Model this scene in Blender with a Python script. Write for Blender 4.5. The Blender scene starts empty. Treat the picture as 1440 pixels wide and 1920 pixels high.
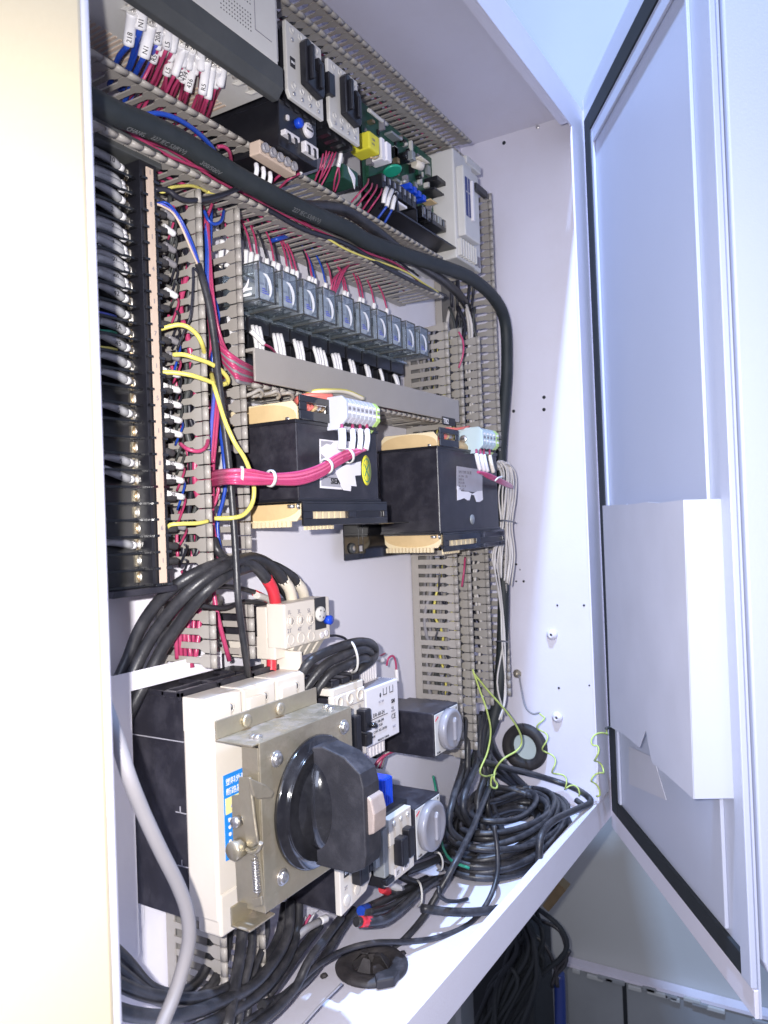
import bpy, bmesh, math, random
from mathutils import Vector as V, Matrix
random.seed(7)
S = bpy.context.scene
COL = S.collection
PI = math.pi
# ------------------------------------------------------------------ camera
YAW, PITCH, ROLL, FPX = math.radians(31.2), math.radians(.72), .0374, 1468.0
F0 = V((math.cos(YAW), math.sin(YAW), 0)); R0 = V((math.sin(YAW), -math.cos(YAW), 0)); U0 = V((0, 0, 1))
CF = F0*math.cos(PITCH)+U0*math.sin(PITCH); CU_ = -F0*math.sin(PITCH)+U0*math.cos(PITCH)
CR = R0*math.cos(ROLL)-CU_*math.sin(ROLL); CU = CU_*math.cos(ROLL)+R0*math.sin(ROLL)
CR = CR.normalized(); CU = CR.cross(CF).normalized()
cam_d = bpy.data.cameras.new('camera'); cam = bpy.data.objects.new('camera', cam_d); COL.objects.link(cam)
cam.matrix_world = Matrix((( CR.x, CU.x, -CF.x, 0), (CR.y, CU.y, -CF.y, 0), (CR.z, CU.z, -CF.z, 0), (0, 0, 0, 1)))
cam_d.sensor_fit = 'VERTICAL'; cam_d.sensor_height = 36; cam_d.sensor_width = 27; cam_d.lens = FPX/1920*36
cam_d.clip_start = .01; cam_d.clip_end = 60
cam_d.dof.use_dof = True; cam_d.dof.focus_distance = .72; cam_d.dof.aperture_fstop = 14
S.camera = cam
# ------------------------------------------------------------------ world and lamps
w = bpy.data.worlds.new('World'); S.world = w; w.use_nodes = True
w.node_tree.nodes['Background'].inputs[0].default_value = (.74, .74, 1, 1)
w.node_tree.nodes['Background'].inputs[1].default_value = .25
def lamp(name, kind, loc, aim, energy, color, size=.1, size_y=None, spot=None):
    d = bpy.data.lights.new(name, kind); o = bpy.data.objects.new(name, d); COL.objects.link(o)
    o.location = loc; o.rotation_euler = (V(aim)-V(loc)).to_track_quat('-Z', 'Y').to_euler()
    d.energy = energy; d.color = color
    if kind == 'AREA':
        d.size = size
        if size_y: d.shape = 'RECTANGLE'; d.size_y = size_y
    elif kind == 'SPOT': d.shadow_soft_size = size; d.spot_size = spot; d.spot_blend = 1
    elif kind == 'POINT': d.shadow_soft_size = size
    elif kind == 'SUN': d.angle = size
    return o
lamp('phone_flash', 'SPOT', CR*-.030+CU*.022+CF*-.01, CF-CU*.16, 25, (1, .965, .955), .005, spot=math.radians(118))
lamp('ceiling_tube_light', 'AREA', (.42, .140, 1.78), (.95, .38, .0), 64, (.42, .60, 1), .05, .03)
lamp('fill_light', 'AREA', (-1.30, -.08, .75), (1.05, .35, .0), 14, (.66, .74, 1), .8, 1.1)  # unseen fill lamp, added to brighten the door and side wall
vs = S.view_settings; vs.view_transform = 'Standard'; vs.look = 'None'; vs.gamma = 1; vs.exposure = .47
# ------------------------------------------------------------------ pixel -> point on a real plane
def ray(u, v): return CF*FPX+CR*(u-720)+CU*(960-v)
def PY(u, v, y): r = ray(u, v); return r*(y/r.y)
def PX(u, v, x): r = ray(u, v); return r*(x/r.x)
def PZ(u, v, z): r = ray(u, v); return r*(z/r.z)
# ------------------------------------------------------------------ materials
M = {}
def mat(name, col, rough=.5, metal=0., var=.06, vs_=40., bump=0., bs=300., dust=0., dcol=(.42, .40, .40), trans=0., coat=0., spec=.5, emit=0, alpha=1., dscale=35., dlo=.45, dhi=.75):
    m = bpy.data.materials.new(name); m.use_nodes = True; nt = m.node_tree; b = nt.nodes['Principled BSDF']
    N = nt.nodes.new; L = nt.links.new
    tc = N('ShaderNodeNewGeometry')
    c0 = list(col)+[1]
    n1 = N('ShaderNodeTexNoise'); n1.inputs['Scale'].default_value = vs_; n1.inputs['Detail'].default_value = 4
    L(tc.outputs['Position'], n1.inputs['Vector'])
    mx = N('ShaderNodeMix'); mx.data_type = 'RGBA'
    mx.inputs[6].default_value = [max(0, x*(1-var)) for x in col]+[1]; mx.inputs[7].default_value = [min(1, x*(1+var)) for x in col]+[1]
    L(n1.outputs['Fac'], mx.inputs[0]); out = mx.outputs[2]
    if dust > 0:
        n2 = N('ShaderNodeTexNoise'); n2.inputs['Scale'].default_value = dscale; n2.inputs['Detail'].default_value = 8; n2.inputs['Roughness'].default_value = .7
        L(tc.outputs['Position'], n2.inputs['Vector'])
        sx = N('ShaderNodeSeparateXYZ'); L(tc.outputs['Normal'], sx.inputs[0])
        r = N('ShaderNodeMapRange'); r.inputs[1].default_value = dlo; r.inputs[2].default_value = dhi; r.inputs[3].default_value = 0; r.inputs[4].default_value = dust
        L(n2.outputs['Fac'], r.inputs[0])
        up = N('ShaderNodeMapRange'); up.inputs[1].default_value = .2; up.inputs[2].default_value = 1; up.inputs[3].default_value = .6; up.inputs[4].default_value = 1.5
        L(sx.outputs['Z'], up.inputs[0])
        mu = N('ShaderNodeMath'); mu.operation = 'MULTIPLY'; mu.use_clamp = True; L(r.outputs[0], mu.inputs[0]); L(up.outputs[0], mu.inputs[1])
        m2 = N('ShaderNodeMix'); m2.data_type = 'RGBA'; m2.inputs[7].default_value = list(dcol)+[1]
        L(mu.outputs[0], m2.inputs[0]); L(out, m2.inputs[6]); out = m2.outputs[2]
        rr = N('ShaderNodeMapRange'); rr.inputs[3].default_value = rough; rr.inputs[4].default_value = .85; L(mu.outputs[0], rr.inputs[0]); L(rr.outputs[0], b.inputs['Roughness'])
    L(out, b.inputs['Base Color'])
    b.inputs['Metallic'].default_value = metal
    if dust <= 0: b.inputs['Roughness'].default_value = rough
    b.inputs['Specular IOR Level'].default_value = spec
    if trans: b.inputs['Transmission Weight'].default_value = trans
    if coat: b.inputs['Coat Weight'].default_value = coat
    if alpha < 1: b.inputs['Alpha'].default_value = alpha
    if bump:
        n3 = N('ShaderNodeTexNoise'); n3.inputs['Scale'].default_value = bs; n3.inputs['Detail'].default_value = 3
        L(tc.outputs['Position'], n3.inputs['Vector'])
        bp = N('ShaderNodeBump'); bp.inputs['Strength'].default_value = bump; bp.inputs['Distance'].default_value = .001
        L(n3.outputs['Fac'], bp.inputs['Height']); L(bp.outputs[0], b.inputs['Normal'])
    M[name] = m; return m
mat('paint', (.72, .70, .78), .42, var=.04, vs_=6, bump=.12, bs=420, dust=.30, dcol=(.58, .53, .55), dscale=14)
mat('paint_plate', (.80, .78, .84), .4, var=.03, vs_=6, bump=.1, bs=420)
mat('paint_door', (.53, .56, .68), .38, var=.04, vs_=5, bump=.1, bs=420, dust=.08, dcol=(.5, .5, .55), dscale=7)
mat('paint_out', (.56, .48, .33), .35, var=.05, vs_=4, bump=.1, bs=300)
mat('paper', (.56, .58, .68), .35, var=.03, vs_=12)
mat('paper_dirty', (.62, .62, .70), .7, var=.10, vs_=14)
mat('gasket', (.012, .016, .02), .7, var=.2)
mat('duct', (.345, .32, .29), .38, var=.10, vs_=25, bump=.15, bs=700, dust=.25, dcol=(.30, .27, .25), dscale=40)
mat('duct_in', (.28, .265, .25), .6, var=.1)
mat('black', (.020, .019, .026), .32, var=.3, vs_=60, dust=.22, dcol=(.20, .19, .21), dscale=60, bump=.08, bs=900)
mat('black_clean', (.012, .012, .016), .28, var=.2, dust=.06, dcol=(.2, .2, .22))
mat('black_gloss', (.008, .008, .010), .12, var=.2, dust=.12, dcol=(.25, .25, .27), coat=.4)
mat('cable', (.022, .022, .026), .38, var=.25, vs_=80, dust=.30, dcol=(.20, .19, .20), dscale=55, bump=.15, bs=500)
mat('cable_green', (.016, .021, .023), .6, var=.25, dust=.15, dcol=(.15, .16, .17), bump=.1)
mat('grey_cable', (.23, .22, .235), .5, var=.1, dust=.25, dcol=(.25, .23, .23))
mat('rubber', (.022, .019, .020), .6, var=.3, dust=.35, dcol=(.16, .14, .14), bump=.3, bs=300)
mat('cream', (.66, .605, .53), .42, var=.04, vs_=20, bump=.06, dust=.12, dcol=(.55, .48, .42), dscale=50)
mat('white_plastic', (.70, .67, .68), .4, var=.04, dust=.08, dcol=(.55, .5, .5))
mat('light_grey', (.60, .585, .55), .45, var=.06, dust=.18, dcol=(.40, .38, .36), bump=.15, bs=900)
mat('grey_dark', (.055, .058, .058), .5, var=.12, dust=.18, dcol=(.24, .24, .23))
mat('sleeve', (.80, .785, .79), .4, var=.05, vs_=120, dust=.10, dcol=(.5, .46, .46), dscale=90)
mat('print_faint', (.12, .125, .13), .6)
mat('black_matte', (.018, .018, .024), .55, var=.3, vs_=60, dust=.18, dcol=(.20, .19, .21), dscale=60, bump=.12, bs=900)
mat('sleeve_dusty', (.33, .33, .34), .45, var=.25, vs_=90, dust=.25, dcol=(.34, .33, .33), dscale=80)
mat('sleeve_cream', (.72, .66, .55), .5, var=.08)
mat('boot', (.035, .033, .036), .42, var=.2, dust=.2, dcol=(.2, .2, .2))
mat('red_wire', (.42, .045, .13), .32, var=.2, dust=.12, dcol=(.5, .3, .33), dscale=90)
mat('salmon_wire', (.72, .18, .15), .4, var=.1)
mat('red_sleeve', (.62, .03, .05), .35, var=.15, dust=.15, dcol=(.5, .25, .25))
mat('blue_wire', (.015, .06, .38), .3, var=.2)
mat('violet_wire', (.10, .12, .52), .35, var=.2)
mat('yellow_wire', (.68, .60, .14), .38, var=.1)
mat('greenyellow_wire', (.50, .60, .16), .4, var=.35, vs_=150)
mat('green_wire', (.02, .24, .15), .4, var=.2)
mat('white_wire', (.66, .62, .58), .45, var=.12)
mat('black_wire', (.02, .02, .03), .4, var=.2)
mat('zinc', (.47, .42, .31), .34, .75, var=.35, vs_=24, bump=.45, bs=170, dust=.60, dcol=(.40, .33, .28), dscale=60, dlo=.42, dhi=.66)
mat('zinc_clean', (.62, .60, .58), .28, .9, var=.15, vs_=60, bump=.1)
mat('brass', (.55, .40, .24), .3, .9, var=.3, vs_=200)
mat('screw', (.80, .74, .67), .30, .6, var=.3, vs_=300)
mat('strip', (.60, .47, .37), .6, var=.10, vs_=140, dust=.25, dcol=(.55, .42, .34), dscale=120)
mat('tape', (.66, .48, .25), .5, var=.14, vs_=70, bump=.35, bs=160, dust=.15, dcol=(.42, .30, .17))
mat('bobbin', (.76, .64, .42), .5, var=.08)
mat('label_white', (.86, .84, .88), .55, var=.04)
mat('label_silver', (.45, .44, .48), .4, .2, var=.12, vs_=90)
mat('yellow', (.78, .72, .05), .4, var=.06)
mat('yellow_label', (.85, .78, .35), .45, var=.06)
mat('ink', (.03, .03, .035), .6, var=.1)
mat('ink_soft', (.22, .21, .24), .6, var=.1)
mat('ink_white', (.8, .8, .82), .5)
mat('blue_label', (.02, .24, .72), .4, var=.08)
mat('blue_dark', (.012, .03, .16), .4, var=.12)
mat('blue_knob', (.01, .06, .55), .3, var=.1)
mat('term_grey', (.52, .53, .58), .4, var=.05, dust=.08)
mat('term_blue', (.50, .62, .66), .4, var=.05)
mat('lime', (.50, .72, .20), .4, var=.06)
mat('pcb', (.015, .07, .045), .35, var=.3, vs_=90, dust=.15, dcol=(.15, .2, .17))
mat('green_disc', (.02, .35, .22), .3, var=.1)
mat('alu', (.36, .38, .38), .45, .5, var=.15, dust=.2)
mat('dial', (.27, .26, .28), .30, 0, var=.18, vs_=60, coat=.3)
mat('tan', (.38, .31, .28), .5, .25, var=.22, vs_=80, bump=.3, bs=200)
mat('wood', (.20, .14, .06), .7, var=.3, vs_=50)
mat('room_wall', (.45, .47, .455), .8, var=.10, vs_=3, bump=.3, bs=60)
mat('room_base', (.27, .29, .30), .8, var=.2, vs_=9, bump=.3, bs=60)
mat('concrete', (.10, .11, .12), .85, var=.3, vs_=8, bump=.4, bs=60)
mat('room_ceiling', (.30, .44, .62), .8, var=.2, vs_=2)
mat('teal_hole_light', (.60, .72, .76), .6, var=.05)  # pale light behind the wall hole, put into a flat colour
mat('relay_card', (.58, .63, .70), .5, var=.35, vs_=220)
mat('red_wire_lit', (.62, .12, .24), .35, var=.15)  # lighter copy of the red wire; strand highlights put into the colour
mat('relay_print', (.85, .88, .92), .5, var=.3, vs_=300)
mat('coil_paper', (.62, .63, .64), .4, var=.12, vs_=60, coat=.3)
def clear_mat():
    m = bpy.data.materials.new('clear'); m.use_nodes = True; nt = m.node_tree; nt.nodes.clear()
    N = nt.nodes.new; L = nt.links.new
    o = N('ShaderNodeOutputMaterial'); t = N('ShaderNodeBsdfTransparent'); t.inputs[0].default_value = (.86, .89, .92, 1)
    g = N('ShaderNodeBsdfGlossy'); g.inputs['Roughness'].default_value = .12; g.inputs[0].default_value = (.8, .86, .9, 1)
    d = N('ShaderNodeBsdfDiffuse'); d.inputs[0].default_value = (.22, .26, .29, 1)
    m1 = N('ShaderNodeMixShader'); m1.inputs[0].default_value = .22; L(t.outputs[0], m1.inputs[1]); L(g.outputs[0], m1.inputs[2])
    tc = N('ShaderNodeNewGeometry'); n = N('ShaderNodeTexNoise'); n.inputs['Scale'].default_value = 120; n.inputs['Detail'].default_value = 5
    L(tc.outputs['Position'], n.inputs['Vector'])
    r = N('ShaderNodeMapRange'); r.inputs[1].default_value = .35; r.inputs[2].default_value = .8; r.inputs[3].default_value = .08; r.inputs[4].default_value = .40
    L(n.outputs['Fac'], r.inputs[0])
    m2 = N('ShaderNodeMixShader'); L(r.outputs[0], m2.inputs[0]); L(m1.outputs[0], m2.inputs[1]); L(d.outputs[0], m2.inputs[2])
    L(m2.outputs[0], o.inputs[0]); M['clear'] = m
clear_mat()
# ------------------------------------------------------------------ mesh building
class MB:
    def __init__(s): s.v = []; s.f = []; s.sm = []
    def add(s, vs, fs, smooth=False, mtx=None):
        n = len(s.v)
        s.v += [(mtx @ V(p)) if mtx else V(p) for p in vs]
        s.f += [tuple(i+n for i in f) for f in fs]; s.sm += [smooth]*len(fs); return s
    def box(s, a, b, mtx=None):
        x0, y0, z0 = [min(p, q) for p, q in zip(a, b)]; x1, y1, z1 = [max(p, q) for p, q in zip(a, b)]
        return s.add([(x0,y0,z0),(x1,y0,z0),(x1,y1,z0),(x0,y1,z0),(x0,y0,z1),(x1,y0,z1),(x1,y1,z1),(x0,y1,z1)],
                     [(0,3,2,1),(4,5,6,7),(0,1,5,4),(1,2,6,5),(2,3,7,6),(3,0,4,7)], False, mtx)
    def prism(s, pts, axis, a, b, mtx=None):        # pts: 2-D outline (counter-clockwise), axis 0/1/2 extruded a..b
        n = len(pts)
        def mk(p, t): q = list(p); q.insert(axis, t); return tuple(q)
        vs = [mk(p, a) for p in pts]+[mk(p, b) for p in pts]
        fs = [tuple(range(n))[::-1], tuple(range(n, 2*n))]+[(i, (i+1) % n, n+(i+1) % n, n+i) for i in range(n)]
        return s.add(vs, fs, False, mtx)
    def tube(s, pts, r, n=8, cap=True, r2=None, sub=4):
        P = spline(pts, sub) if sub > 1 else [V(p) for p in pts]
        P = [p for i, p in enumerate(P) if i == 0 or (p-P[i-1]).length > 1e-6]
        m = len(P); vs = []; up = None
        for i, p in enumerate(P):
            t = (P[min(i+1, m-1)]-P[max(i-1, 0)]).normalized()
            if up is None:
                up = V((0, 0, 1)) if abs(t.z) < .9 else V((0, 1, 0))
            up = (up-t*up.dot(t)).normalized(); sd = t.cross(up)
            rr = r if r2 is None else r+(r2-r)*i/(m-1)
            if callable(r): rr = r(i/(m-1))
            for k in range(n):
                a = 2*PI*k/n; vs.append(p+up*math.cos(a)*rr+sd*math.sin(a)*rr)
        fs = [(i*n+k, i*n+(k+1) % n, (i+1)*n+(k+1) % n, (i+1)*n+k) for i in range(m-1) for k in range(n)]
        s.add(vs, fs, True)
        if cap:
            b = len(s.v)-m*n
            s.f += [tuple(b+k for k in range(n))[::-1], tuple(b+(m-1)*n+k for k in range(n))]; s.sm += [False, False]
        return s
    def lathe(s, prof, o, d, n=24, smooth=True, arc=2*PI):   # prof [(radius, height)], axis through o along d
        o = V(o); d = V(d).normalized(); u = V((0, 0, 1)) if abs(d.z) < .9 else V((1, 0, 0)); u = (u-d*u.dot(d)).normalized(); w_ = d.cross(u)
        vs = []; m = len(prof)
        for r, h in prof:
            for k in range(n):
                a = 2*PI*k/n; vs.append(o+d*h+u*math.cos(a)*r+w_*math.sin(a)*r)
        fs = [(i*n+k, i*n+(k+1) % n, (i+1)*n+(k+1) % n, (i+1)*n+k) for i in range(m-1) for k in range(n)]
        s.add(vs, fs, smooth)
        b = len(s.v)-m*n
        if prof[0][0] > 1e-6: s.f.append(tuple(b+k for k in range(n))[::-1]); s.sm.append(False)
        if prof[-1][0] > 1e-6: s.f.append(tuple(b+(m-1)*n+k for k in range(n))); s.sm.append(False)
        return s
    def mesh(s, name, m, off=V((0, 0, 0))):
        me = bpy.data.meshes.new(name); me.from_pydata([p-off for p in s.v], [], s.f)
        me.polygons.foreach_set('use_smooth', s.sm); me.materials.append(M[m])
        bm = bmesh.new(); bm.from_mesh(me); bmesh.ops.recalc_face_normals(bm, faces=bm.faces); bm.to_mesh(me); bm.free()
        me.update(); return me
def spline(pts, sub=6):
    P = [V(p) for p in pts]
    if len(P) < 3: return [P[0].lerp(P[-1], i/sub) for i in range(sub+1)]
    P = [P[0]*2-P[1]]+P+[P[-1]*2-P[-2]]; out = []
    for i in range(1, len(P)-2):
        a, b, c, d = P[i-1:i+3]
        for k in range(sub):
            t = k/sub
            out.append(.5*((2*b)+(c-a)*t+(2*a-5*b+4*c-d)*t*t+(3*b-a-3*c+d)*t*t*t))
    out.append(P[-2]); return out
WL = {}                                              # world location of every thing and part
def thing(name, loc, label, cat, group=None):
    o = bpy.data.objects.new(name, None); COL.objects.link(o); o.location = loc; o.empty_display_size = .01; WL[o.name] = V(loc)
    o['label'] = label; o['category'] = cat
    if group: o['group'] = group
    return o
def part(name, mb, m, parent, bev=0, label=None, kind=None):
    off = WL[parent.name]
    o = bpy.data.objects.new(name, mb.mesh(name, m, off)); COL.objects.link(o); o.parent = parent; WL[o.name] = off
    if bev: bevel(o, bev)
    if label: o['label'] = label
    if kind: o['kind'] = kind
    return o
def bevel(o, w_):
    b = o.modifiers.new('bevel', 'BEVEL'); b.width = w_; b.segments = 2; b.limit_method = 'ANGLE'; b.angle_limit = math.radians(40)
def solo(name, mb, m, label, cat, group=None, bev=0):   # a thing that is one mesh
    c = sum(mb.v, V((0, 0, 0)))/len(mb.v)
    o = bpy.data.objects.new(name, mb.mesh(name, m, c)); COL.objects.link(o); o.location = c; WL[o.name] = c
    o['label'] = label; o['category'] = cat
    if group: o['group'] = group
    if bev: bevel(o, bev)
    return o
def struct(name, mb, m):
    o = bpy.data.objects.new(name, mb.mesh(name, m)); COL.objects.link(o); o['kind'] = 'structure'; return o
def inst(name, me, parent, loc, rot=(0, 0, 0), scale=None):   # a piece sharing mesh data, loc in the world
    o = bpy.data.objects.new(name, me); COL.objects.link(o); o.parent = parent; o.location = V(loc)-WL[parent.name]; o.rotation_euler = rot
    if scale: o.scale = scale
    WL[o.name] = V(loc); return o
def text(s, size, org, xd, yd, m, parent, name='lettering', bold=0, align='LEFT', ext=.00012):
    c = bpy.data.curves.new('t', 'FONT'); c.body = s; c.size = size; c.extrude = ext/size*size; c.offset = bold; c.resolution_u = 2; c.align_x = align
    t = bpy.data.objects.new('t', c); COL.objects.link(t)
    dg = bpy.context.evaluated_depsgraph_get(); me = bpy.data.meshes.new_from_object(t.evaluated_get(dg)); bpy.data.objects.remove(t)
    xd = V(xd).normalized(); yd = V(yd); yd = (yd-xd*yd.dot(xd)).normalized(); zd = xd.cross(yd)
    mt = Matrix(((xd.x, yd.x, zd.x, org[0]), (xd.y, yd.y, zd.y, org[1]), (xd.z, yd.z, zd.z, org[2]), (0, 0, 0, 1)))
    me.transform(Matrix.Translation(-WL[parent.name]) @ mt); me.name = name
    me.materials.clear(); me.materials.append(M[m])
    o = bpy.data.objects.new(name, me); COL.objects.link(o); o.parent = parent; WL[o.name] = WL[parent.name]; return o
FX, FZ = V((1, 0, 0)), V((0, 0, 1))                   # text on faces looking at -Y
def screw(o, r, d, parent, m='screw', name='screw', slot=True):
    b = MB().lathe([(r, 0), (r, r*.35), (r*.75, r*.6), (0, r*.62)], o, d, 12)
    p = part(name, b, m, parent)
    return p
# ================================================================== the cabinet
YB, YF = .500, .320
ZT, ZB, XL_, XR = .584, -.433, .12, 1.120
cab = thing('electrical_cabinet', (XR, YF, ZB), 'white steel control cabinet standing open, full of wiring and modules', 'cabinet')
TH = .003
b = MB().box((XL_, YB+.012, ZB), (XR, YB+.015, ZT)); part('back_panel', b, 'paint', cab)
b = MB().box((.30, YB, -.405), (1.075, YB+.003, .560)); part('mounting_plate', b, 'paint_plate', cab, .0008)
# side wall with a round knock-out
def holed_wall():
    mb = MB(); hc = (.4442, -.3476); hr = .0215; n = 32
    ring = [(hc[0]+hr*math.cos(2*PI*k/n), hc[1]+hr*math.sin(2*PI*k/n)) for k in range(n)]
    y0, y1, z0, z1 = YF+.002, YB+.012, ZB, ZT
    def edge(p):
        dx, dz = p[0]-hc[0], p[1]-hc[1]; t = 1e9
        if dx > 1e-9: t = min(t, (y1-hc[0])/dx)
        if dx < -1e-9: t = min(t, (y0-hc[0])/dx)
        if dz > 1e-9: t = min(t, (z1-hc[1])/dz)
        if dz < -1e-9: t = min(t, (z0-hc[1])/dz)
        return (hc[0]+dx*t, hc[1]+dz*t)
    ang = sorted(set([2*PI*k/n for k in range(n)]+[math.atan2(z-hc[1], y-hc[0]) % (2*PI) for y in (y0, y1) for z in (z0, z1)]))
    I = [(hc[0]+hr*math.cos(a), hc[1]+hr*math.sin(a)) for a in ang]; O = [edge(p) for p in I]; m = len(ang)
    for x in (XR, XR+TH):
        mb.add([(x, p[0], p[1]) for p in I+O], [(i, (i+1) % m, m+(i+1) % m, m+i) for i in range(m)])
    mb.add([(XR, p[0], p[1]) for p in I]+[(XR+TH, p[0], p[1]) for p in I], [(i, (i+1) % m, m+(i+1) % m, m+i) for i in range(m)])
    return mb
side = part('side_panel', holed_wall(), 'paint', cab)
b = MB().box((XL_, YF+.002, ZT-.002), (XR, YB+.012, ZT+.001)); part('top_panel', b, 'paint', cab)
b = MB().box((XL_, YF+.002, ZB+.005), (XR, YB+.012, ZB+.008)); floor_ = part('floor_panel', b, 'paint', cab)
ZFL = ZB+.008
# front rims: flat flanges round the opening
b = MB().box((XL_, YF-.001, .5385), (XR+.006, YF+.001, ZT)).box((XL_, YF+.001, .5385), (1.056, YF+.012, .5405)); part('top_rim', b, 'paint', cab, .0006)
b = MB().box((XL_, YF-.001, ZB), (XR+.006, YF+.001, -.3945)).box((XL_, YF+.001, -.3965), (1.070, YF+.010, -.3945)); part('bottom_rim', b, 'paint', cab, .0006)
b = MB().box((1.066, YF-.0015, -.394), (XR+.006, YF+.0015, .538)); part('hinge_rim', b, 'paint', cab, .0008)
# near post on the left, rounded edges
pr = []
for k in range(7):
    a = PI/2*k/6; pr.append((.256+.010*math.sin(a), .3195-.0+.010-.010*math.cos(a)-.0))
prof = [(.10, .3195)]+pr+[(.266, .345), (.262, .345), (.262, .3335), (.10, .3235)]
b = MB().prism(prof, 2, ZB-.02, ZT+.02); po = part('left_post', b, 'paint', cab)
b = MB().prism([(.05, .3170), (.2520, .3170), (.2545, .3180), (.2552, .3192), (.2552, .3194), (.05, .3194)], 2, ZB-.02, ZT+.02); part('outer_skin', b, 'paint_out', cab, label='cream outer skin of the near post')
b = MB().prism([(.150, .3120), (.158, .3105), (.166, .3120), (.174, .3168), (.142, .3168)], 2, ZB-.02, ZT+.02); part('bead', b, 'paint_out', cab)
# wall details: holes, bosses, scratches
for i, (u, v, r) in enumerate([(1020, 745, .0028), (1020, 768, .0028), (963, 771, .0026), (945, 268, .0030), (1008, 238, .003), (968, 1058, .0018), (968, 1090, .0015), (982, 1090, .0020), (1045, 1135, .0016), (1095, 1135, .0018), (1048, 1290, .0018), (1105, 1285, .0014), (975, 1068, .0012)]):
    p = PX(u, v, XR); b = MB().lathe([(r, -.0004), (r*.9, .0006), (r*.3, .0008), (0, .0008)], p, (-1, 0, 0), 12); part('bolt_hole', b, 'gasket' if i not in (4,) else 'zinc_clean', cab)
for u, v in [(1035, 1190), (1045, 1345)]:
    p = PX(u, v, XR); b = MB().lathe([(.0085, 0), (.0075, .003), (.005, .0045), (.004, .006), (.0022, .006), (.0020, .0035), (0, .0035)], p, (-1, 0, 0), 20); part('threaded_boss', b, 'paint', cab)
    b = MB().lathe([(.002, 0), (0, .0002)], p+V((-.0036, 0, 0)), (-1, 0, 0), 12); part('boss_hole', b, 'gasket', cab)
gp = PX(985, 1400, XR)
gm = thing('cable_gland_ring', gp, 'black rubber ring lining the round hole in the side wall', 'grommet')
prof = [(.0200, -.005), (.0200, .008), (.0225, .0105), (.0310, .0105), (.0345, .008), (.0355, .0005)]
b = MB().lathe(prof, gp, (-1, 0, 0), 40)
b.f = [f for f in b.f if len(f) == 4]; b.sm = b.sm[:len(b.f)]
part('rubber_ring', b, 'rubber', gm)
part('hole_light_disc', MB().lathe([(.0212, .004), (.0212, .0065), (0, .0065)], gp, (1, 0, 0), 32), 'teal_hole_light', gm)  # added disc; its pale colour stands for the light through the hole
# ------------------------------------------------------------------ the door, swung open towards the camera
HG = V((1.1265, .320, 0)); DD = -F0; DN = R0          # DD along the door from the hinge, DN to its outside
def DP(s, t, z): return HG+DD*s+DN*t+V((0, 0, z))
DM = Matrix(((DD.x, DN.x, 0, HG.x), (DD.y, DN.y, 0, HG.y), (0, 0, 1, 0), (0, 0, 0, 1)))
def PP(u, v, o, n): r = ray(u, v); return r*(V(o).dot(n)/r.dot(n))
zt, zb, DW = .600, -.449, .436
dr = part('door', MB().box((.005, .0035, zb), (DW, .0055, zt), DM), 'paint_door', cab)
b = MB().box((.0, .0, zb), (.008, .012, zt), DM); part('hinge_edge', b, 'paint', dr, .0008)
b = MB().box((.008, -.0005, zt-.033), (DW, .0035, zt), DM); part('top_edge', b, 'paint_door', dr, .0006)
b = MB().box((.008, -.0005, zb), (DW, .0035, zb+.025), DM); part('bottom_edge', b, 'paint', dr, .0006)
g = MB().box((.0085, -.0015, zb+.0255), (.036, .0033, zt-.0335), DM).box((.036, -.0015, zt-.0600), (DW-.022, .0033, zt-.0335), DM).box((.036, -.0015, zb+.0255), (DW-.022, .0033, zb+.046), DM)
part('gasket', g, 'gasket', dr, .0012)
b = MB().box((.0365, -.0002, zb+.0465), (.046, .0033, zt-.0605), DM).box((.046, -.0002, zt-.082), (DW-.022, .0033, zt-.0605), DM); part('gasket_channel', b, 'paint_door', dr, .001)
b = MB().box((DW-.021, -.0025, zb+.026), (DW-.001, .0032, zt-.001), DM); part('closing_lip', b, 'paint_door', dr, .001)
ce = [(.0085, zb+.050), (.012, zb+.040), (.020, zb+.036), (.075, zb+.036), (.075, zt), (.0085, zt)]
b = MB(); M4 = DM; b.prism([(t, z) for t, z in ce], 0, DW-.02, DW+.002, DM); part('closing_edge', b, 'paint_door', dr, .002)
b = MB().box((DW-.060, -.0004, zb+.05), (DW-.056, .0034, zt-.083), DM); part('fold_line', b, 'paint_door', dr, .0008)
# folded document pocket on the door, its lower edge torn
pk = thing('document_pocket', DP(.2, -.03, 0), 'folded pale plastic document pocket with torn lower edge on the door', 'document pocket')
EO, EN = DP(.405, 0, 0), DD                            # end face, square to the door
def pe(u, v): return PP(u, v, EO, EN)
endp = [pe(1283, 937), pe(1363, 935), pe(1376, 1497), pe(1302, 1498)]
A_, B_ = DP(.040, -.016, 0), endp[0]; B2 = V((B_.x, B_.y, 0)); SN = (B2-V((A_.x, A_.y, 0))).cross(V((0, 0, 1))).normalized()
def ps(u, v): return PP(u, v, B_, SN)
face = [ps(u, v) for u, v in [(1283, 937), (1238, 943), (1215, 941), (1190, 945), (1131, 948), (1140, 1180), (1146, 1363), (1172, 1378), (1200, 1401), (1212, 1368), (1224, 1430), (1262, 1462), (1302, 1498)]]
def sheet(pts, n, th, m, name, parent):
    n = V(n).normalized()*th; k = len(pts); mb = MB(); mb.add([p for p in pts]+[p+n for p in pts], [tuple(range(k)), tuple(range(k, 2*k))[::-1]]+[(i, (i+1) % k, k+(i+1) % k, k+i) for i in range(k)])
    return part(name, mb, m, parent)
sheet(endp, -EN, .0012, 'paper', 'end_flap', pk)
sheet(face, SN, .0010, 'paper_dirty', 'front_sheet', pk)
b = MB().tube([ps(1175, 946)-SN*.0004, ps(1186, 972)-SN*.0004, ps(1197, 998)-SN*.0004], .0009, 6); part('crease', b, 'paper', pk)
tri = [DP(.10, -.0025, 0)]
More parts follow.
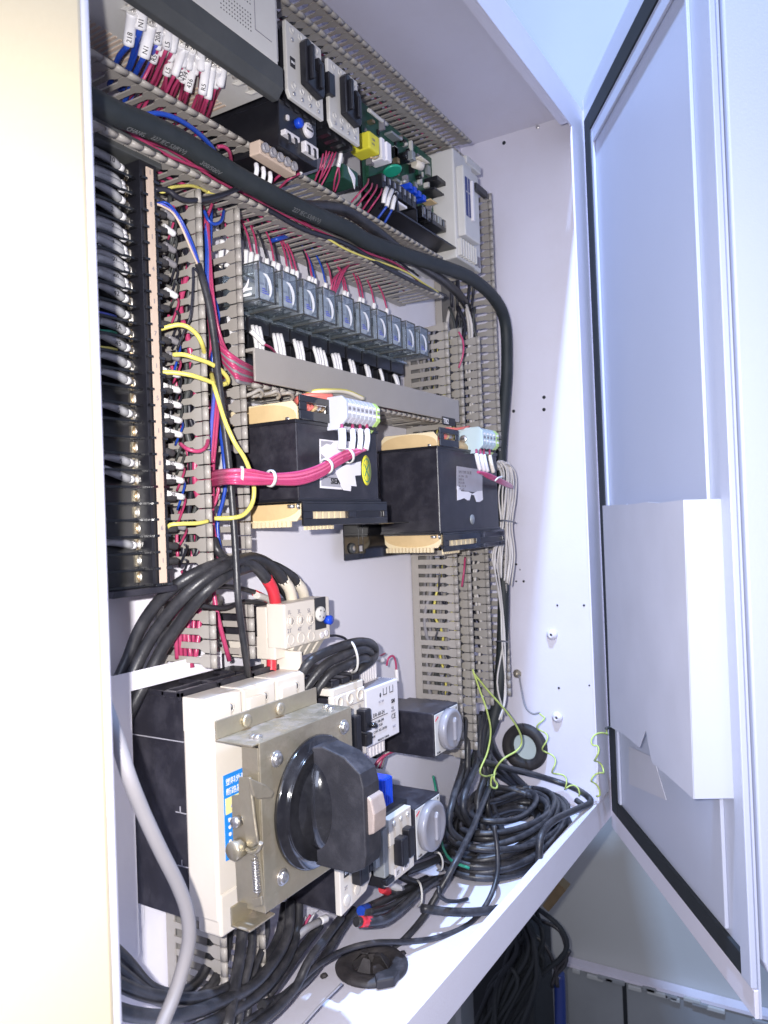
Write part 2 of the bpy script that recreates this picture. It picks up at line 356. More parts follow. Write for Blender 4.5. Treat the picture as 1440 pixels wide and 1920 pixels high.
fl = [PP(u, v, DP(0, .003, 0), DN) for u, v in [(1180, 1400), (1226, 1420), (1250, 1500), (1180, 1470)]]
sheet(fl, -DN, .0006, 'paper_dirty', 'torn_flap', pk)
# ------------------------------------------------------------------ the room outside, seen through the gaps
WXX = 1.95
b = MB().box((WXX, -1.6, -1.5), (WXX+.1, 2.2, 2.4)); struct('room_wall', b, 'room_wall')
def pw(u, v): return PX(u, v, WXX-.03)
p0, p1 = pw(1060, 1815), pw(1440, 1905)
b = MB().box((WXX-.03, -1.6, -1.5), (WXX, p0.y+.0, (p0.z+p1.z)/2)); o = solo('wall_plinth', b, 'room_base', 'dark grey concrete plinth along the foot of the room wall', 'plinth', bev=.006)
b = MB().box((WXX-.034, -1.6, (p0.z+p1.z)/2), (WXX-.001, p0.y, (p0.z+p1.z)/2+.008)); part('pale_edge', b, 'paint', o)
for (u_, w__) in ((1172, .010),):
    q = pw(u_, 1880); part('joint', MB().box((WXX-.0312, q.y-w__/2, -1.5), (WXX-.0302, q.y+w__/2, (p0.z+p1.z)/2-.004)), 'gasket', o)
for i in range(14):
    q = pw(random.uniform(1070, 1430), 1850); zz = (p0.z+p1.z)/2+random.uniform(-.004, .006); part('chipped_edge', MB().box((WXX-.040, q.y-random.uniform(.008, .03), zz-.010), (WXX-.031, q.y+random.uniform(.008, .03), zz)), 'room_base' if i % 2 else 'room_wall', o, .002)
b = MB().box((1.30, -1.6, -1.5), (WXX, 2.2, -1.44)); struct('room_floor', b, 'concrete')
b = MB().box((WXX-.02, -.35, -1.2), (WXX, -.34+p1.y*0, .9)); 
b = MB()
def pz(u, v, x): return PX(u, v, x)
q = pz(905, 1900, 1.6)
bk = MB().box((1.62, pz(1000, 1850, 1.62).y, -1.44), (1.75, pz(880, 1850, 1.62).y, pz(960, 1765, 1.62).z)); solo('dark_gap_filler', bk, 'gasket', 'plain black box standing in for the dark mass under the cabinet rim', 'equipment', bev=.01)  # box put in to darken the gap beneath the rim
b = MB().tube([pz(1048, 1825, 1.58), pz(1050, 1870, 1.58), pz(1052, 1990, 1.58)], .012, 12); solo('blue_pipe', b, 'blue_dark', 'short blue pipe below the cabinet beside the black cables', 'pipe')
b = MB().box(pz(852, 1868, 1.40), pz(893, 2000, 1.46)); solo('cabinet_leg', b, 'alu', 'pale grey steel leg under the front rim of the cabinet', 'leg', bev=.002)
a0, a1 = pz(1022, 1705, 1.50), pz(1054, 1662, 1.50)
dv = (a1-a0).normalized(); sv = V((1, 0, 0)).cross(dv)
b = MB(); b.add([a0-sv*.008, a0+sv*.008, a1+sv*.010, a1-sv*.010, a0-sv*.008+V((.03, 0, 0)), a0+sv*.008+V((.03, 0, 0)), a1+sv*.010+V((.03, 0, 0)), a1-sv*.010+V((.03, 0, 0))], [(0, 1, 2, 3), (7, 6, 5, 4), (0, 4, 5, 1), (1, 5, 6, 2), (2, 6, 7, 3), (3, 7, 4, 0)])
solo('wooden_block', b, 'wood', 'small worn wooden block wedged beneath the cabinet rim', 'wood block', bev=.002)
for i in range(22):
    u0 = 965+random.uniform(-45, 40); x = 1.52+random.uniform(-.03, .06)
    pts = [pz(u0, 1690+random.uniform(-20, 10), x), pz(u0+25+random.uniform(-20, 25), 1740, x), pz(u0+40+random.uniform(-25, 20), 1790+random.uniform(-15, 15), x), pz(u0+10+random.uniform(-30, 30), 1850, x), pz(u0-40+random.uniform(-40, 30), 1960, x)]
    solo('dark_cable', MB().tube(pts, .0050), 'gasket', ['first','second','third','fourth','fifth','sixth','seventh','eighth','ninth', 'tenth', 'eleventh', 'twelfth', 'thirteenth', 'fourteenth', 'fifteenth', 'sixteenth', 'seventeenth', 'eighteenth', 'nineteenth', 'twentieth', 'twenty first', 'twenty second'][i]+' thin black cable hanging in the dark gap below the cabinet', 'cable', 'cables hanging below the cabinet')  # darker black than other cables: the gap's shade put into the colour
for i, pts in enumerate([[(985, 1740), (1020, 1770), (1040, 1810), (1045, 1850)], [(1000, 1720), (1050, 1745), (1062, 1800), (1040, 1830)], [(1068, 1782), (1058, 1800), (1045, 1815), (1035, 1850)]]):
    solo('dark_cable', MB().tube([pz(u, v, 1.56) for u, v in pts], .0045), 'cable', ['black cable arching out of the gap towards the plinth', 'outermost black cable bowed over the plinth edge', 'black cable stub sticking up by the plinth'][i], 'cable', 'cables hanging below the cabinet')


# ================================================================== wiring ducts
def finger_mesh(name, w_dir, n_dir, head=.0103, shank=.0070):
    """one comb finger: runs from the duct base (local y=.055) to its lip (local y=0); w_dir = along the duct, n_dir = outwards"""
    mb = MB(); W_, N_ = V(w_dir), V(n_dir); Y_ = V((0, 1, 0)); t = .0013
    out = [(-shank/2, .056), (-shank/2, .0170), (-head/2, .0130), (-head/2, .0028), (head/2, .0028), (head/2, .0130), (shank/2, .0170), (shank/2, .056)]
    P = [W_*a+Y_*y for a, y in out]; n = len(P)
    mb.add(P+[p+N_*t for p in P], [tuple(range(n)), tuple(range(n, 2*n))[::-1]]+[(i, (i+1) % n, n+(i+1) % n, n+i) for i in range(n)])
    # rolled lip
    k = 8; c = [W_*0+Y_*.0028+N_*(t*.5), ]
    ring = []
    for i in range(k):
        a = 2*PI*i/k; ring.append(Y_*(.0030+.0034*math.cos(a))+N_*(t*.5+.0022*math.sin(a)))
    L_ = [p-W_*head/2 for p in ring]+[p+W_*head/2 for p in ring]
    mb.add(L_, [tuple(range(k))[::-1], tuple(range(k, 2*k))]+[(i, (i+1) % k, k+(i+1) % k, k+i) for i in range(k)], True)
    return mb.mesh(name, 'duct')
FM = {}
for tag_, sh in (('', .0050), ('w', .0066), ('n', .0046)):
  for key, wd, nd in (('v-', (0, 0, 1), (-1, 0, 0)), ('v+', (0, 0, 1), (1, 0, 0)), ('h-', (1, 0, 0), (0, 0, -1)), ('h+', (1, 0, 0), (0, 0, 1))):
      FM[key+tag_] = finger_mesh('finger', wd, nd, shank=sh)
PIT = .01145; YD = .433; YBASE = .4995
def duct(label, orient, a0, a1, lo, hi, skip=lambda side, a: False, walls='-+', name='wiring_duct', fk=''):
    mid = ((lo+hi)/2, 0, (a0+a1)/2) if orient == 'v' else ((a0+a1)/2, 0, (lo+hi)/2)
    t = thing(name, (mid[0], YBASE, mid[2]), label, 'wiring duct', 'grey slotted wiring ducts')
    def bx(l, h, p, q, y0, y1):
        return ((l, y0, p), (h, y1, q)) if orient == 'v' else ((p, y0, l), (q, y1, h))
    b = MB(); b.box(*bx(lo, hi, a0, a1, YBASE-.0018, YBASE)); part('base', b, 'duct_in', t)
    n = int(round((a1-a0)/PIT))
    for side in walls:
        e = lo if side == '-' else hi
        d = -.0013 if side == '-' else .0013
        b = MB().box(*bx(min(e, e+d), max(e, e+d), a0, a1, YD+.0555, YBASE-.0018)); part('side_strip', b, 'duct', t)
        for i in range(n):
            a = a0+(i+.5)*PIT
            if skip(side, a): continue
            o = inst('finger', FM[orient+side+fk], t, (e, YD, a) if orient == 'v' else (a, YD, e), (0, random.uniform(-.01, .01), 0))
            if orient == 'v': o.rotation_euler = (0, 0, random.gauss(0, .022))
            else: o.rotation_euler = (random.gauss(0, .018), 0, 0)
    return t
dC = duct('tall slotted grey duct just right of the long terminal strip', 'v', -.030, .272, .455, .499,
          skip=lambda s, a: (s == '+' and (.035 < a < .060)), )
dC2 = duct('short stub of slotted grey duct behind the three arched black cables', 'v', -.110, -.060, .455, .499)
dC3 = duct('slotted grey duct showing below the big rotary breaker', 'v', -.395, -.300, .455, .499)
dA = duct('left one of the two tall slotted ducts by the right side wall', 'v', -.300, .250, .888, .926, fk='w')
dB = duct('right one of the two tall slotted ducts, the black cable along it', 'v', -.255, .470, .985, 1.045, skip=lambda s, a: s == '-' and .252 < a < .33, fk='w')
d1 = duct('topmost horizontal slotted duct under the cabinet roof', 'h', .40, .985, .486, .515, fk='n')
d2 = duct('horizontal slotted duct behind the thick printed black cable', 'h', .33, .880, .279, .327, fk='n')
d4 = duct('short horizontal slotted duct closed by a plain grey cover', 'h', .512, .884, .121, .151, walls='-', fk='n')
b = MB().box((.508, .4290, .1225), (.902, .4312, .1510)).box((.508, .4312, .1480), (.902, .440, .1510)); part('cover', b, 'duct', d4, .0006)
p = PY(833, 790, .4285)
# ================================================================== modules on the mounting plate
def P2(u, v, y): p = PY(u, v, y); return p.x, p.z
def FT(s, size, x, z, y, m, parent, **k): return text(s, size, (x, y-.0003, z), FX, FZ, m, parent, **k)
def fscrew(x, y, z, r, parent, m='screw', name='screw'):
    b = MB().lathe([(r, 0), (r, r*.35), (r*.8, r*.55), (r*.30, r*.58), (0, r*.45)], (x, y, z), (0, -1, 0), 12)
    return part(name, b, m, parent)
t = thing('terminal_cover_label', PY(843, 790, .4288), 'small black tag lettered TB2 at the right end of the grey duct cover', 'tag')
x0, z0 = P2(829, 782, .4285); x1, z1 = P2(853, 797, .4285)
part('tag_plate', MB().box((x0, .4279, z1-.002), (x1, .4289, z0+.001)), 'ink', t)
FT('TB2', .0088, x0+.0012, z1-.0004, .4279, 'ink_white', t, bold=.0002)
# ---------------- programmable controller
t = thing('programmable_controller', (.40, .50, .353), 'large light grey programmable controller with vent holes and a dark lower band, top left', 'controller')
X0 = .24
part('housing', MB().prism([(.385, .3695), (.385, .50), (.50, .50), (.50, .366), (.467, .366), (.467, .3695)], 0, X0, .498), 'light_grey', t, .0015)
part('lower_band', MB().prism([(.3895, .3445), (.3835, .352), (.3835, .3692), (.3955, .3692), (.3955, .3445)], 0, X0, .502), 'grey_dark', t, .001)
part('terminal_base', MB().box((X0, .3960, .3535), (.503, .4655, .366)), 'light_grey', t, .0008)
part('side_cap', MB().prism([(.388, .376), (.388, .50), (.44, .50), (.44, .376)], 0, .4982, .503), 'light_grey', t, .0015)
for i in range(26):
    x = .30+i*.0079
    if i % 2 == 0: part('terminal_barrier', MB().prism([(.397, .3534), (.397, .3500), (.408, .3500), (.414, .3534)], 0, x, x+.0012), 'light_grey', t)
b = MB()
for i in range(44): b.box((.300+i*.0045, .440, .3528), (.3020+i*.0045, .464, .3536))
part('vent_ribs', b, 'strip', t, kind='stuff')
for i in range(20):
    x = .306+i*.0095
    fscrew_ = MB().lathe([(.0026, 0), (.0026, .0012), (.0012, .0016), (0, .0012)], (x, .4045, .3535), (0, 0, -1), 10); part('terminal_screw', fscrew_, 'screw', t)
b = MB()
for i in range(12):
    for j in range(5): b.lathe([(.0007, 0), (0, .0001)], (.432+i*.0030, .3849, .381+j*.0032), (0, -1, 0), 6)
for i in range(12):
    for j in range(8): b.lathe([(.0007, 0), (0, .0001)], (.432+i*.0030, .3849, .402+j*.0032), (0, -1, 0), 6)
part('vent_hole', b, 'ink', t, kind='stuff')
part('door_line', MB().box((.4700, .3846, .385), (.4704, .3852, .50)).box((.4700, .3846, .3848), (.490, .3852, .3852)), 'ink_soft', t)
# ---------------- contactors along the top
def contactor(x0, x1, z0, z1, y, label, body='black', side=True, cream='light_grey', nlow=4):
    t = thing('contactor', ((x0+x1)/2, .5, z0), label, 'contactor', 'black contactors with pale front plates')
    part('body', MB().box((x0+.0005, y+.010, z0+.001), (x1-.0005, .4995, z1-.001)), 'black_clean', t, .001)
    part('neck', MB().box((x0+.002, y+.0035, z0+.004), (x1-.002, y+.0105, z1-.004)), 'black_clean', t, .0006)
    w_, h = x1-x0, z1-z0
    out = [(x0, z0+.006), (x0+.004, z0), (x1, z0), (x1, z1), (x0, z1)]
    b = MB().prism([(p[0], p[1]) for p in out], 1, y, y+.004); part('front_plate', b, cream, t, .0008)
    for j, zz in enumerate((z1-.0055, z1-.0135, z0+.012, z0+.005)):
        for i in range(nlow):
            x = x0+w_*(i+.7)/(nlow+.4)
            b = MB().lathe([(.0031, 0), (.0031, .0006), (.0022, .0008), (.0020, .0002), (0, .0002)], (x, y, zz), (0, -1, 0), 14)
            if j in (0, 2): part('terminal_collar', b, cream, t)
            else: fscrew(x, y, zz, .0018, t, 'zinc_clean')
    part('bridge', MB().prism([(x0+w_*.34, z0+h*.27), (x0+w_*.80, z0+h*.20), (x0+w_*.86, z0+h*.27), (x0+w_*.86, z0+h*.70), (x0+w_*.70, z0+h*.74), (x0+w_*.70, z0+h*.52), (x0+w_*.55, z0+h*.52), (x0+w_*.55, z0+h*.84), (x0+w_*.40, z0+h*.88), (x0+w_*.34, z0+h*.82)], 1, y-.008, y-.0002), 'black_clean', t, .0012)
    part('bridge_rib', MB().box((x0+w_*.40, y-.0125, z0+h*.33), (x0+w_*.47, y-.0078, z0+h*.78)).box((x0+w_*.66, y-.0115, z0+h*.30), (x0+w_*.76, y-.0078, z0+h*.62)), 'black_clean', t, .001)
    for i in range(4):
        part('terminal_tab', MB().box((x0+w_*(.08+i*.24), y+.006, z0-.004), (x0+w_*(.20+i*.24), y+.02, z0+.001)), 'black_clean', t)
    return t
t = contactor(.529, .581, .3645, .4300, .400, 'black contactor with pale front plate, left of the two under the top duct')
part('nameplate', MB().box((.5335, .3994, .392), (.5400, .4001, .4005)), 'ink', t); FT('SRD', .0030, .5338, .3950, .3994, 'ink_white', t)
t = contactor(.591, .641, .3650, .4280, .400, 'black contactor with pale front plate, right of the two beside the circuit board')
part('side_block', MB().box((.586, .396, .392), (.596, .41, .412)), 'black_clean', t, .001)
# overload relay beneath the left contactor
t = thing('overload_relay', (.55, .5, .322), 'small black overload relay with blue button and white dial under the left contactor', 'overload relay')
part('body', MB().box((.524, .407, .322), (.579, .499, .3635)), 'black_clean', t, .001)
x, z = P2(560, 231, .405); part('reset_button', MB().lathe([(.0042, -.002), (.0042, .004), (.003, .0055), (0, .0055)], (x, .407, z), (0, -1, 0), 16), 'blue_knob', t)
x, z = P2(579, 244, .405); part('dial', MB().lathe([(.0066, -.002), (.0066, .002), (.006, .003), (0, .003)], (x, .407, z), (0, -1, 0), 20), 'white_plastic', t)
part('dial_slot', MB().box((x-.0045, .4036, z-.0008), (x+.0045, .4041, z+.0008)), 'ink', t)
for a in range(3): part('dial_mark', MB().box((x-.003+a*.003, .4037, z+.003), (x-.0022+a*.003, .4041, z+.0042)), 'ink', t)
x, z = P2(541, 220, .405); part('test_tab', MB().box((x-.0013, .405, z-.002), (x+.0013, .4075, z+.002)), 'white_plastic', t)
for (u0, v0, u1, v1) in [(535, 240, 563, 268), (573, 262, 598, 298)]:
    a, c_ = P2(u0, v0, .402), P2(u1, v1, .402)
    part('terminal_block', MB().box((a[0], .402, c_[1]), (c_[0], .410, a[1])), 'white_plastic', t, .0008)
    for k in range(2):
        xx = a[0]+(c_[0]-a[0])*(.28+.45*k); part('terminal_slot', MB().box((xx-.0018, .4015, a[1]-.011), (xx+.0012, .4022, a[1]-.004)).box((xx-.003, .4015, a[1]-.0045), (xx+.0005, .4022, a[1]-.003)), 'ink', t)
# dusty clear terminal strip
t = thing('clear_terminal_strip', PY(520, 300, .43), 'dusty translucent terminal strip lying on the duct edge below the overload relay', 'terminal strip')
a, c_ = PY(484, 279, .418), PY(552, 322, .418)
dv = (c_-a); L_ = dv.length; dv.normalize(); nv = V((0, -1, 0)); uv = dv.cross(nv).normalized()
if uv.z < 0: uv = -uv
mt = Matrix(((dv.x, 0, uv.x, a.x), (dv.y, 1, uv.y, a.y), (dv.z, 0, uv.z, a.z), (0, 0, 0, 1)))
part('strip_body', MB().box((0, -.002, -.004), (L_, .010, .008), mt), 'tan' if 0 else 'strip', t, .001)
for i in range(5): part('strip_cell', MB().lathe([(.0042, 0), (.0042, .003), (.003, .0035), (.0026, .0015), (0, .0015)], mt @ V((.005+i*(L_-.01)/4, -.002, .002)), (0, -1, 0), 12), 'dial', t)
# second small green terminal on the right
t = thing('green_terminal_cube', PY(658, 330, .43), 'small dark green relay cube with a torn white sticker, left of the circuit board', 'relay')
a, c_ = P2(643, 305, .425), P2(672, 350, .425)
part('case', MB().box((a[0], .425, c_[1]), (c_[0], .47, a[1])), 'pcb', t, .001)
part('torn_sticker', MB().prism([(a[0]+.008, a[1]-.001), (a[0]+.018, a[1]-.005), (a[0]+.021, a[1]-.008), (a[0]+.019, a[1]-.020), (a[0]+.015, a[1]-.011), (a[0]+.010, a[1]-.006)], 1, .4242, .4249), 'label_white', t)
# ---------------- circuit board
t = thing('circuit_board', (.83, .46, .42), 'dark green circuit board crowded with parts, yellow capacitor standing out', 'circuit board')
bx0, bx1, bz0, bz1 = .735, .925, .368, .468
part('board', MB().box((bx0, .4550, bz0), (bx1, .4566, bz1)), 'pcb', t)
part('bracket', MB().box((bx0+.02, .4700, .346), (bx1, .4720, bz1)).box((bx0+.02, .425, .3440), (bx1+.004, .472, .3460)).box((bx0+.02, .425, .346), (bx0+.022, .47, .366)).box((.800, .425, .346), (.8015, .47, .362)), 'black_clean', t)
def pb(name, u0, v0, u1, v1, y0, m, bev=.0008, y1=.455):
    a, c_ = P2(u0, v0, y0), P2(u1, v1, y0)
    return part(name, MB().box((a[0], y0, c_[1]), (c_[0], y1, a[1])), m, t, bev)
pb('yellow_capacitor', 692, 243, 713, 291, .430, 'yellow', .002)
pb('white_resistor', 715, 256, 723, 302, .435, 'label_white', .001)
pb('white_resistor', 725, 264, 735, 306, .433, 'label_white', .001)
part('lead', MB().tube([PY(695, 295, .436), PY(703, 297, .436), PY(710, 293, .436)], .0009, 6), 'tape', t)
FT('CBB', .0035, *P2(697, 262, .43), .43, 'ink_soft', t); FT('104J', .0030, *P2(697, 270, .43), .43, 'ink_soft', t)
p = PY(736, 320, .440); part('choke', MB().lathe([(.0100, -.0016), (.0115, 0), (.0100, .0016)], p, (0, .25, 1), 20), 'green_disc', t)
pb('cream_relay', 789, 291, 805, 306, .432, 'sleeve_cream', .0008)
p = PY(783, 309, .44); part('electrolytic_can', MB().lathe([(.0052, -.006), (.0052, .007), (.004, .008), (0, .008)], p, (1, -.3, 0), 16), 'sleeve_cream', t)
p = PY(764, 294, .445); part('black_can', MB().lathe([(.0070, 0), (.0070, .012), (.006, .013), (0, .013)], (p.x, .455, p.z), (0, -1, 0), 18), 'black_gloss', t)
pb('grey_heat_sink', 773, 281, 780, 302, .436, 'alu'); pb('grey_ic', 735, 244, 752, 262, .444, 'alu')
for i in range(4):
    p = PY(770+i*8.5, 349+i*7.5, .440); part('blue_trimmer', MB().box((p.x-.0032, .439, p.z-.0036), (p.x+.0032, .455, p.z+.0036)), 'blue_knob', t, .0006)
pb('orange_capacitor', 808, 374, 820, 380, .440, 'tape')
for (u0, v0, u1, v1) in [(820, 336, 839, 343), (815, 350, 833, 367), (812, 419, 834, 426)]: pb('edge_tab', u0, v0, u1, v1, .436, 'black_clean', .0006)
part('white_stick', MB().tube([PY(691, 206, .45), PY(708, 220, .45), PY(726, 234, .45)], .0022, 6), 'light_grey', t)
for i in range(7):
    xx = bx0+.012+i*.0115; part('terminal', MB().box((xx-.0045, .436, bz0+.002), (xx+.0045, .455, bz0+.018)), 'black_clean', t, .0006)
    part('clamp', MB().box((xx-.0016, .4350, bz0+.010), (xx+.0016, .4362, bz0+.016)), 'zinc_clean', t)
for i in range(5):
    xx = .845+i*.014; part('connector', MB().box((xx-.005, .438, bz0+.000), (xx+.005, .455, bz0+.015)), 'black_gloss' if i != 3 else 'alu', t, .0006)
    part('pin', MB().box((xx-.0030, .4365, bz0+.004), (xx-.0012, .4385, bz0+.012)), 'zinc_clean', t)
pb('white_clip', 746, 380, 764, 387, .434, 'label_white', .001)
cm = ['black_clean', 'alu', 'ink_soft', 'zinc_clean', 'pcb', 'brass', 'light_grey', 'black_gloss']
for i in range(70):
    x = random.uniform(bx0+.004, bx1-.006); z = random.uniform(bz0+.022, bz1-.006); w_ = random.choice([.0012, .0018, .003, .0042]); h = random.choice([.001, .0015, .003, .006])
    d = random.choice([.002, .004, .007])
    part('chip', MB().box((x-w_, .455-d, z-h), (x+w_, .4552, z+h)), random.choice(cm), t)
for i in range(12):
    x = random.uniform(bx0+.06, bx1-.01); z = random.uniform(bz0+.022, bz1-.01); part('small_can', MB().lathe([(.0028, 0), (.0028, .007), (0, .0075)], (x, .455, z), (0, -1, 0), 10), random.choice(['alu', 'black_gloss', 'zinc_clean']), t)
# ---------------- light grey module with blue windows
t = thing('power_module', (.95, .5, .335), 'pale grey power module with two dark blue windows, right end of the upper row', 'power module')
part('housing', MB().box((.903, .424, .333), (.960, .499, .474)), 'light_grey', t, .002)
part('front_block', MB().box((.910, .414, .362), (.956, .4245, .452)), 'light_grey', t, .0015)
part('second_housing', MB().box((.962, .430, .336), (.992, .499, .460)), 'light_grey', t, .002)
part('blue_window', MB().box((.914, .4132, .388), (.927, .4142, .438)), 'blue_dark', t)
part('blue_window', MB().box((.968, .4292, .375), (.980, .4302, .440)), 'blue_dark', t)
part('window_stripe', MB().box((.914, .4128, .418), (.927, .4133, .4198)).box((.9195, .4128, .388), (.9207, .4133, .438)), 'label_silver', t)
part('white_catch', MB().box((.928, .410, .385), (.934, .4142, .437)), 'white_plastic', t, .001)
part('latch', MB().box((.936, .408, .428), (.972, .4142, .437)), 'black_clean', t, .001)
for i in range(7): part('terminal_rib', MB().box((.906+i*.0075, .4185, .336), (.909+i*.0075, .4245, .358)), 'light_grey', t, .0005)
for i in range(3): part('slot', MB().box((.963+i*.009, .4290, .342), (.969+i*.009, .4302, .356)), 'ink_soft', t)
part('top_notch', MB().box((.940, .422, .468), (.985, .4995, .478)), 'light_grey', t, .001)
part('top_notch', MB().box((.985, .440, .455), (1.000, .4995, .468)), 'light_grey', t, .001)
# ---------------- ten plug-in relays
def relay(i, x, dz):
    o = ['leftmost', 'second', 'third', 'fourth', 'fifth', 'sixth', 'seventh', 'eighth', 'ninth', 'rightmost'][i]
    t = thing('plug_in_relay', (x, .458, .19), 'clear plug-in relay with pale arc mark, %s of the row of ten' % o, 'relay', 'row of clear plug-in relays')
    hw, z0, z1, y0, y1 = .0105, .1905+dz, .2225+dz, .422, .462
    b = MB().box((x-hw, y0, z0), (x+hw, y1, z1)); part('clear_case', b, 'clear', t, .0008)
    part('coil', MB().lathe([(.0070, -.006), (.0070, .0075), (.0030, .0078), (.0030, .009)], (x-.0005, .440, z0+.010), (0, 0, 1), 14), 'coil_paper', t)
    part('yoke', MB().box((x-hw+.002, .4395, z0+.002), (x+hw-.003, .4575, z0+.0045)).box((x-hw+.002, .4395, z0+.020), (x+hw-.003, .4575, z0+.0235)), 'zinc_clean', t)
    part('inner_card', MB().box((x-hw+.0010, .4262, z0+.001), (x+hw-.0030, .4268, z1-.006)), 'relay_card', t)
    # pale arc printed on the front and side
    def arc(c, r0, r1, a0, a1, to3, n=12):
        pts = []
        for k in range(n+1):
            a = a0+(a1-a0)*k/n; q = abs(k/n-.45)*1.8; rr = r1-(r1-r0)*min(1, q*q*.9); pts.append(to3(c[0]+r1*math.cos(a), c[1]+r1*1.25*math.sin(a)))
        for k in range(n, -1, -1):
            a = a0+(a1-a0)*k/n; q = abs(k/n-.45)*1.8; rr = r0+(r1-r0)*min(.92, q*q); pts.append(to3(c[0]+rr*math.cos(a), c[1]+rr*1.25*math.sin(a)))
        return pts
    P = arc((x-.002, z0+.0125), .0046, .0088, -.9, 1.9, lambda p, q: V((p, y0-.0003, q)))
    mb = MB(); n = len(P)//2
    mb.add(P+[p+V((0, .0002, 0)) for p in P], [(k, k+1, 2*n-2-k, 2*n-1-k) for k in range(n-1)]); part('arc_mark', mb, 'relay_print', t)
    P = arc((.4405, z0+.0185), .0055, .0085, PI*1.0, PI*1.75, lambda p, q: V((x-hw-.0003, p, q)))
    mb = MB(); mb.add(P, [(k, k+1, 2*n-2-k, 2*n-1-k) for k in range(n-1)]); part('arc_mark', mb, 'label_white', t)
    for k in range(3): part('contact_blade', MB().box((x-hw+.003+k*.006, .430, z0+.0045), (x-hw+.0045+k*.006, .456, z0+.0062)), 'zinc_clean', t)
    part('clip', MB().box((x-hw+.0005, y0-.001, z1-.0062), (x-hw+.0017, y0+.001, z1-.0005)), 'zinc_clean', t)
    b = MB(); 
    for k in range(3): b.box((x-.006, y0-.0004, z0+.006+k*.0018), (x+.002-.002*k, y0-.0001, z0+.0068+k*.0018))
    part('printed_text', b, 'violet_wire', t)
    part('case_edge', MB().box((x-hw-.0003, y0-.0004, z0-.0003), (x-hw+.0007, y0+.0005, z1)).box((x+hw-.0006, y0-.0004, z0), (x+hw+.0004, y0+.0005, z1)).box((x-hw, y0-.0004, z1-.0006), (x+hw, y0+.0006, z1+.0004)).box((x-hw, y0-.0004, z0-.0004), (x+hw, y0+.0006, z0+.0008)).box((x-hw-.0004, y0, z0-.0005), (x-hw+.0006, y1, z0+.0007)).box((x-hw-.0004, y0, z1-.0008), (x-hw+.0002, y1, z1+.0003)), 'grey_dark', t)
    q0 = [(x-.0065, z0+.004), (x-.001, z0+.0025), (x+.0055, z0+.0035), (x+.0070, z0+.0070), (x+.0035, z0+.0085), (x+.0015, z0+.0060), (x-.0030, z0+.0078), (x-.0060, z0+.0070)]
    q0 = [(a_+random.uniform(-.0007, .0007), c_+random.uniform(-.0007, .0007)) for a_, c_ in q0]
    part('contact_glint', MB().prism(q0, 1, y0+.0020, y0+.0026), 'relay_print', t)  # pale blob shaped and coloured as a glint inside the case
    part('spring_glint', MB().box((x+.0010+random.uniform(-.001, .001), y0+.0022, z0+.010), (x+.0026, y0+.0030, z0+.021)).box((x-.0060, y0+.0022, z0+.0145), (x-.0012, y0+.0030, z0+.0160)), 'zinc_clean', t)  # bright metal bars put in as glints
    part('side_blade', MB().box((x-hw-.0002, .4300, z0+.0045), (x-hw+.0004, .4440, z0+.0068)).box((x-hw-.0002, .4290, z0+.0090), (x-hw+.0004, .4400, z0+.0112)), 'relay_print', t)
    s = thing('relay_socket', (x, .5, .16), 'black relay socket with screw terminals, %s of the row of ten' % o, 'relay socket', 'row of black relay sockets')
    part('body', MB().prism([(.463, z0-.001), (.463, z1+.002), (.474, z1+.004), (.474, z1+.012), (.4995, z1+.012), (.4995, z0-.046), (.468, z0-.046), (.468, z0-.018), (.458, z0-.016), (.458, z0-.001)], 0, x-.0142, x+.0142), 'black_clean', s, .0006)
    part('retainer', MB().box((x-.0125, .452, z0-.0045), (x+.0125, .470, z0-.0015)), 'clear', s, .0005)
    for k in range(4):
        part('screw', MB().lathe([(.0021, 0), (.0021, .0012), (.0008, .0016), (0, .001)], (x-.0105+k*.007, .4675, z0-.024-(k % 2)*.006), (0, -1, 0), 8), 'screw', s)
        part('terminal_fin', MB().box((x-.0142+k*.0071, .459, z0-.036), (x-.0132+k*.0071, .468, z0-.019)), 'black_clean', s)
    for k in range(3): part('screw', MB().lathe([(.0021, 0), (.0021, .0012), (.0008, .0016), (0, .001)], (x-.009+k*.009, .4735, z1+.008), (0, -1, 0), 8), 'screw', s)
RX = [.5185, .5500, .5800, .6105, .6425, .6745, .7070, .7375, .7685, .7995]
for i, x in enumerate(RX): relay(i, x, 0)
part_ = MB().box((.500, .4965, .196), (.835, .4995, .2315)); solo('mounting_rail', part_, 'zinc_clean', 'steel mounting rail behind the row of clear relays', 'rail')
# ---------------- long terminal strip on the left
t = thing('terminal_strip', (.40, .5, -.04), 'long black barrier terminal strip with a pinkish numbering strip, left of the tall duct', 'terminal strip')
TX, TP, NT, TZ = .3935, .0120, 26, .2660
SX_ = PY(245, 375, .4566).x-TX
part('body', MB().box((TX-.030, .4580, TZ-TP*(NT-.4)), (TX+.034, .4990, TZ+.008)), 'black_clean', t, .001)
part('end_block', MB().box((TX-.030, .4420, TZ+.0075), (TX+.030, .4990, TZ+.022)), 'grey_dark', t, .001)
part('end_block', MB().box((TX-.030, .4400, TZ-TP*(NT-.4)-.005), (TX+.030, .4990, TZ-TP*(NT-.4))), 'black', t, .001)
part('centre_ridge', MB().box((TX+.008, .4420, TZ-TP*(NT-.4)), (TX+.024, .4581, TZ+.0075)), 'black_clean', t, .0005)
b = MB(); zt_, zb_ = TZ+.003, TZ-TP*(NT-.6)
pts = [(TX+.0125, zb_), (TX+.0190, zb_), (TX+.0190, zt_), (TX+.0125, zt_)]
b.prism(pts, 1, .4398, .4408); part('numbering_strip', b, 'strip', t)
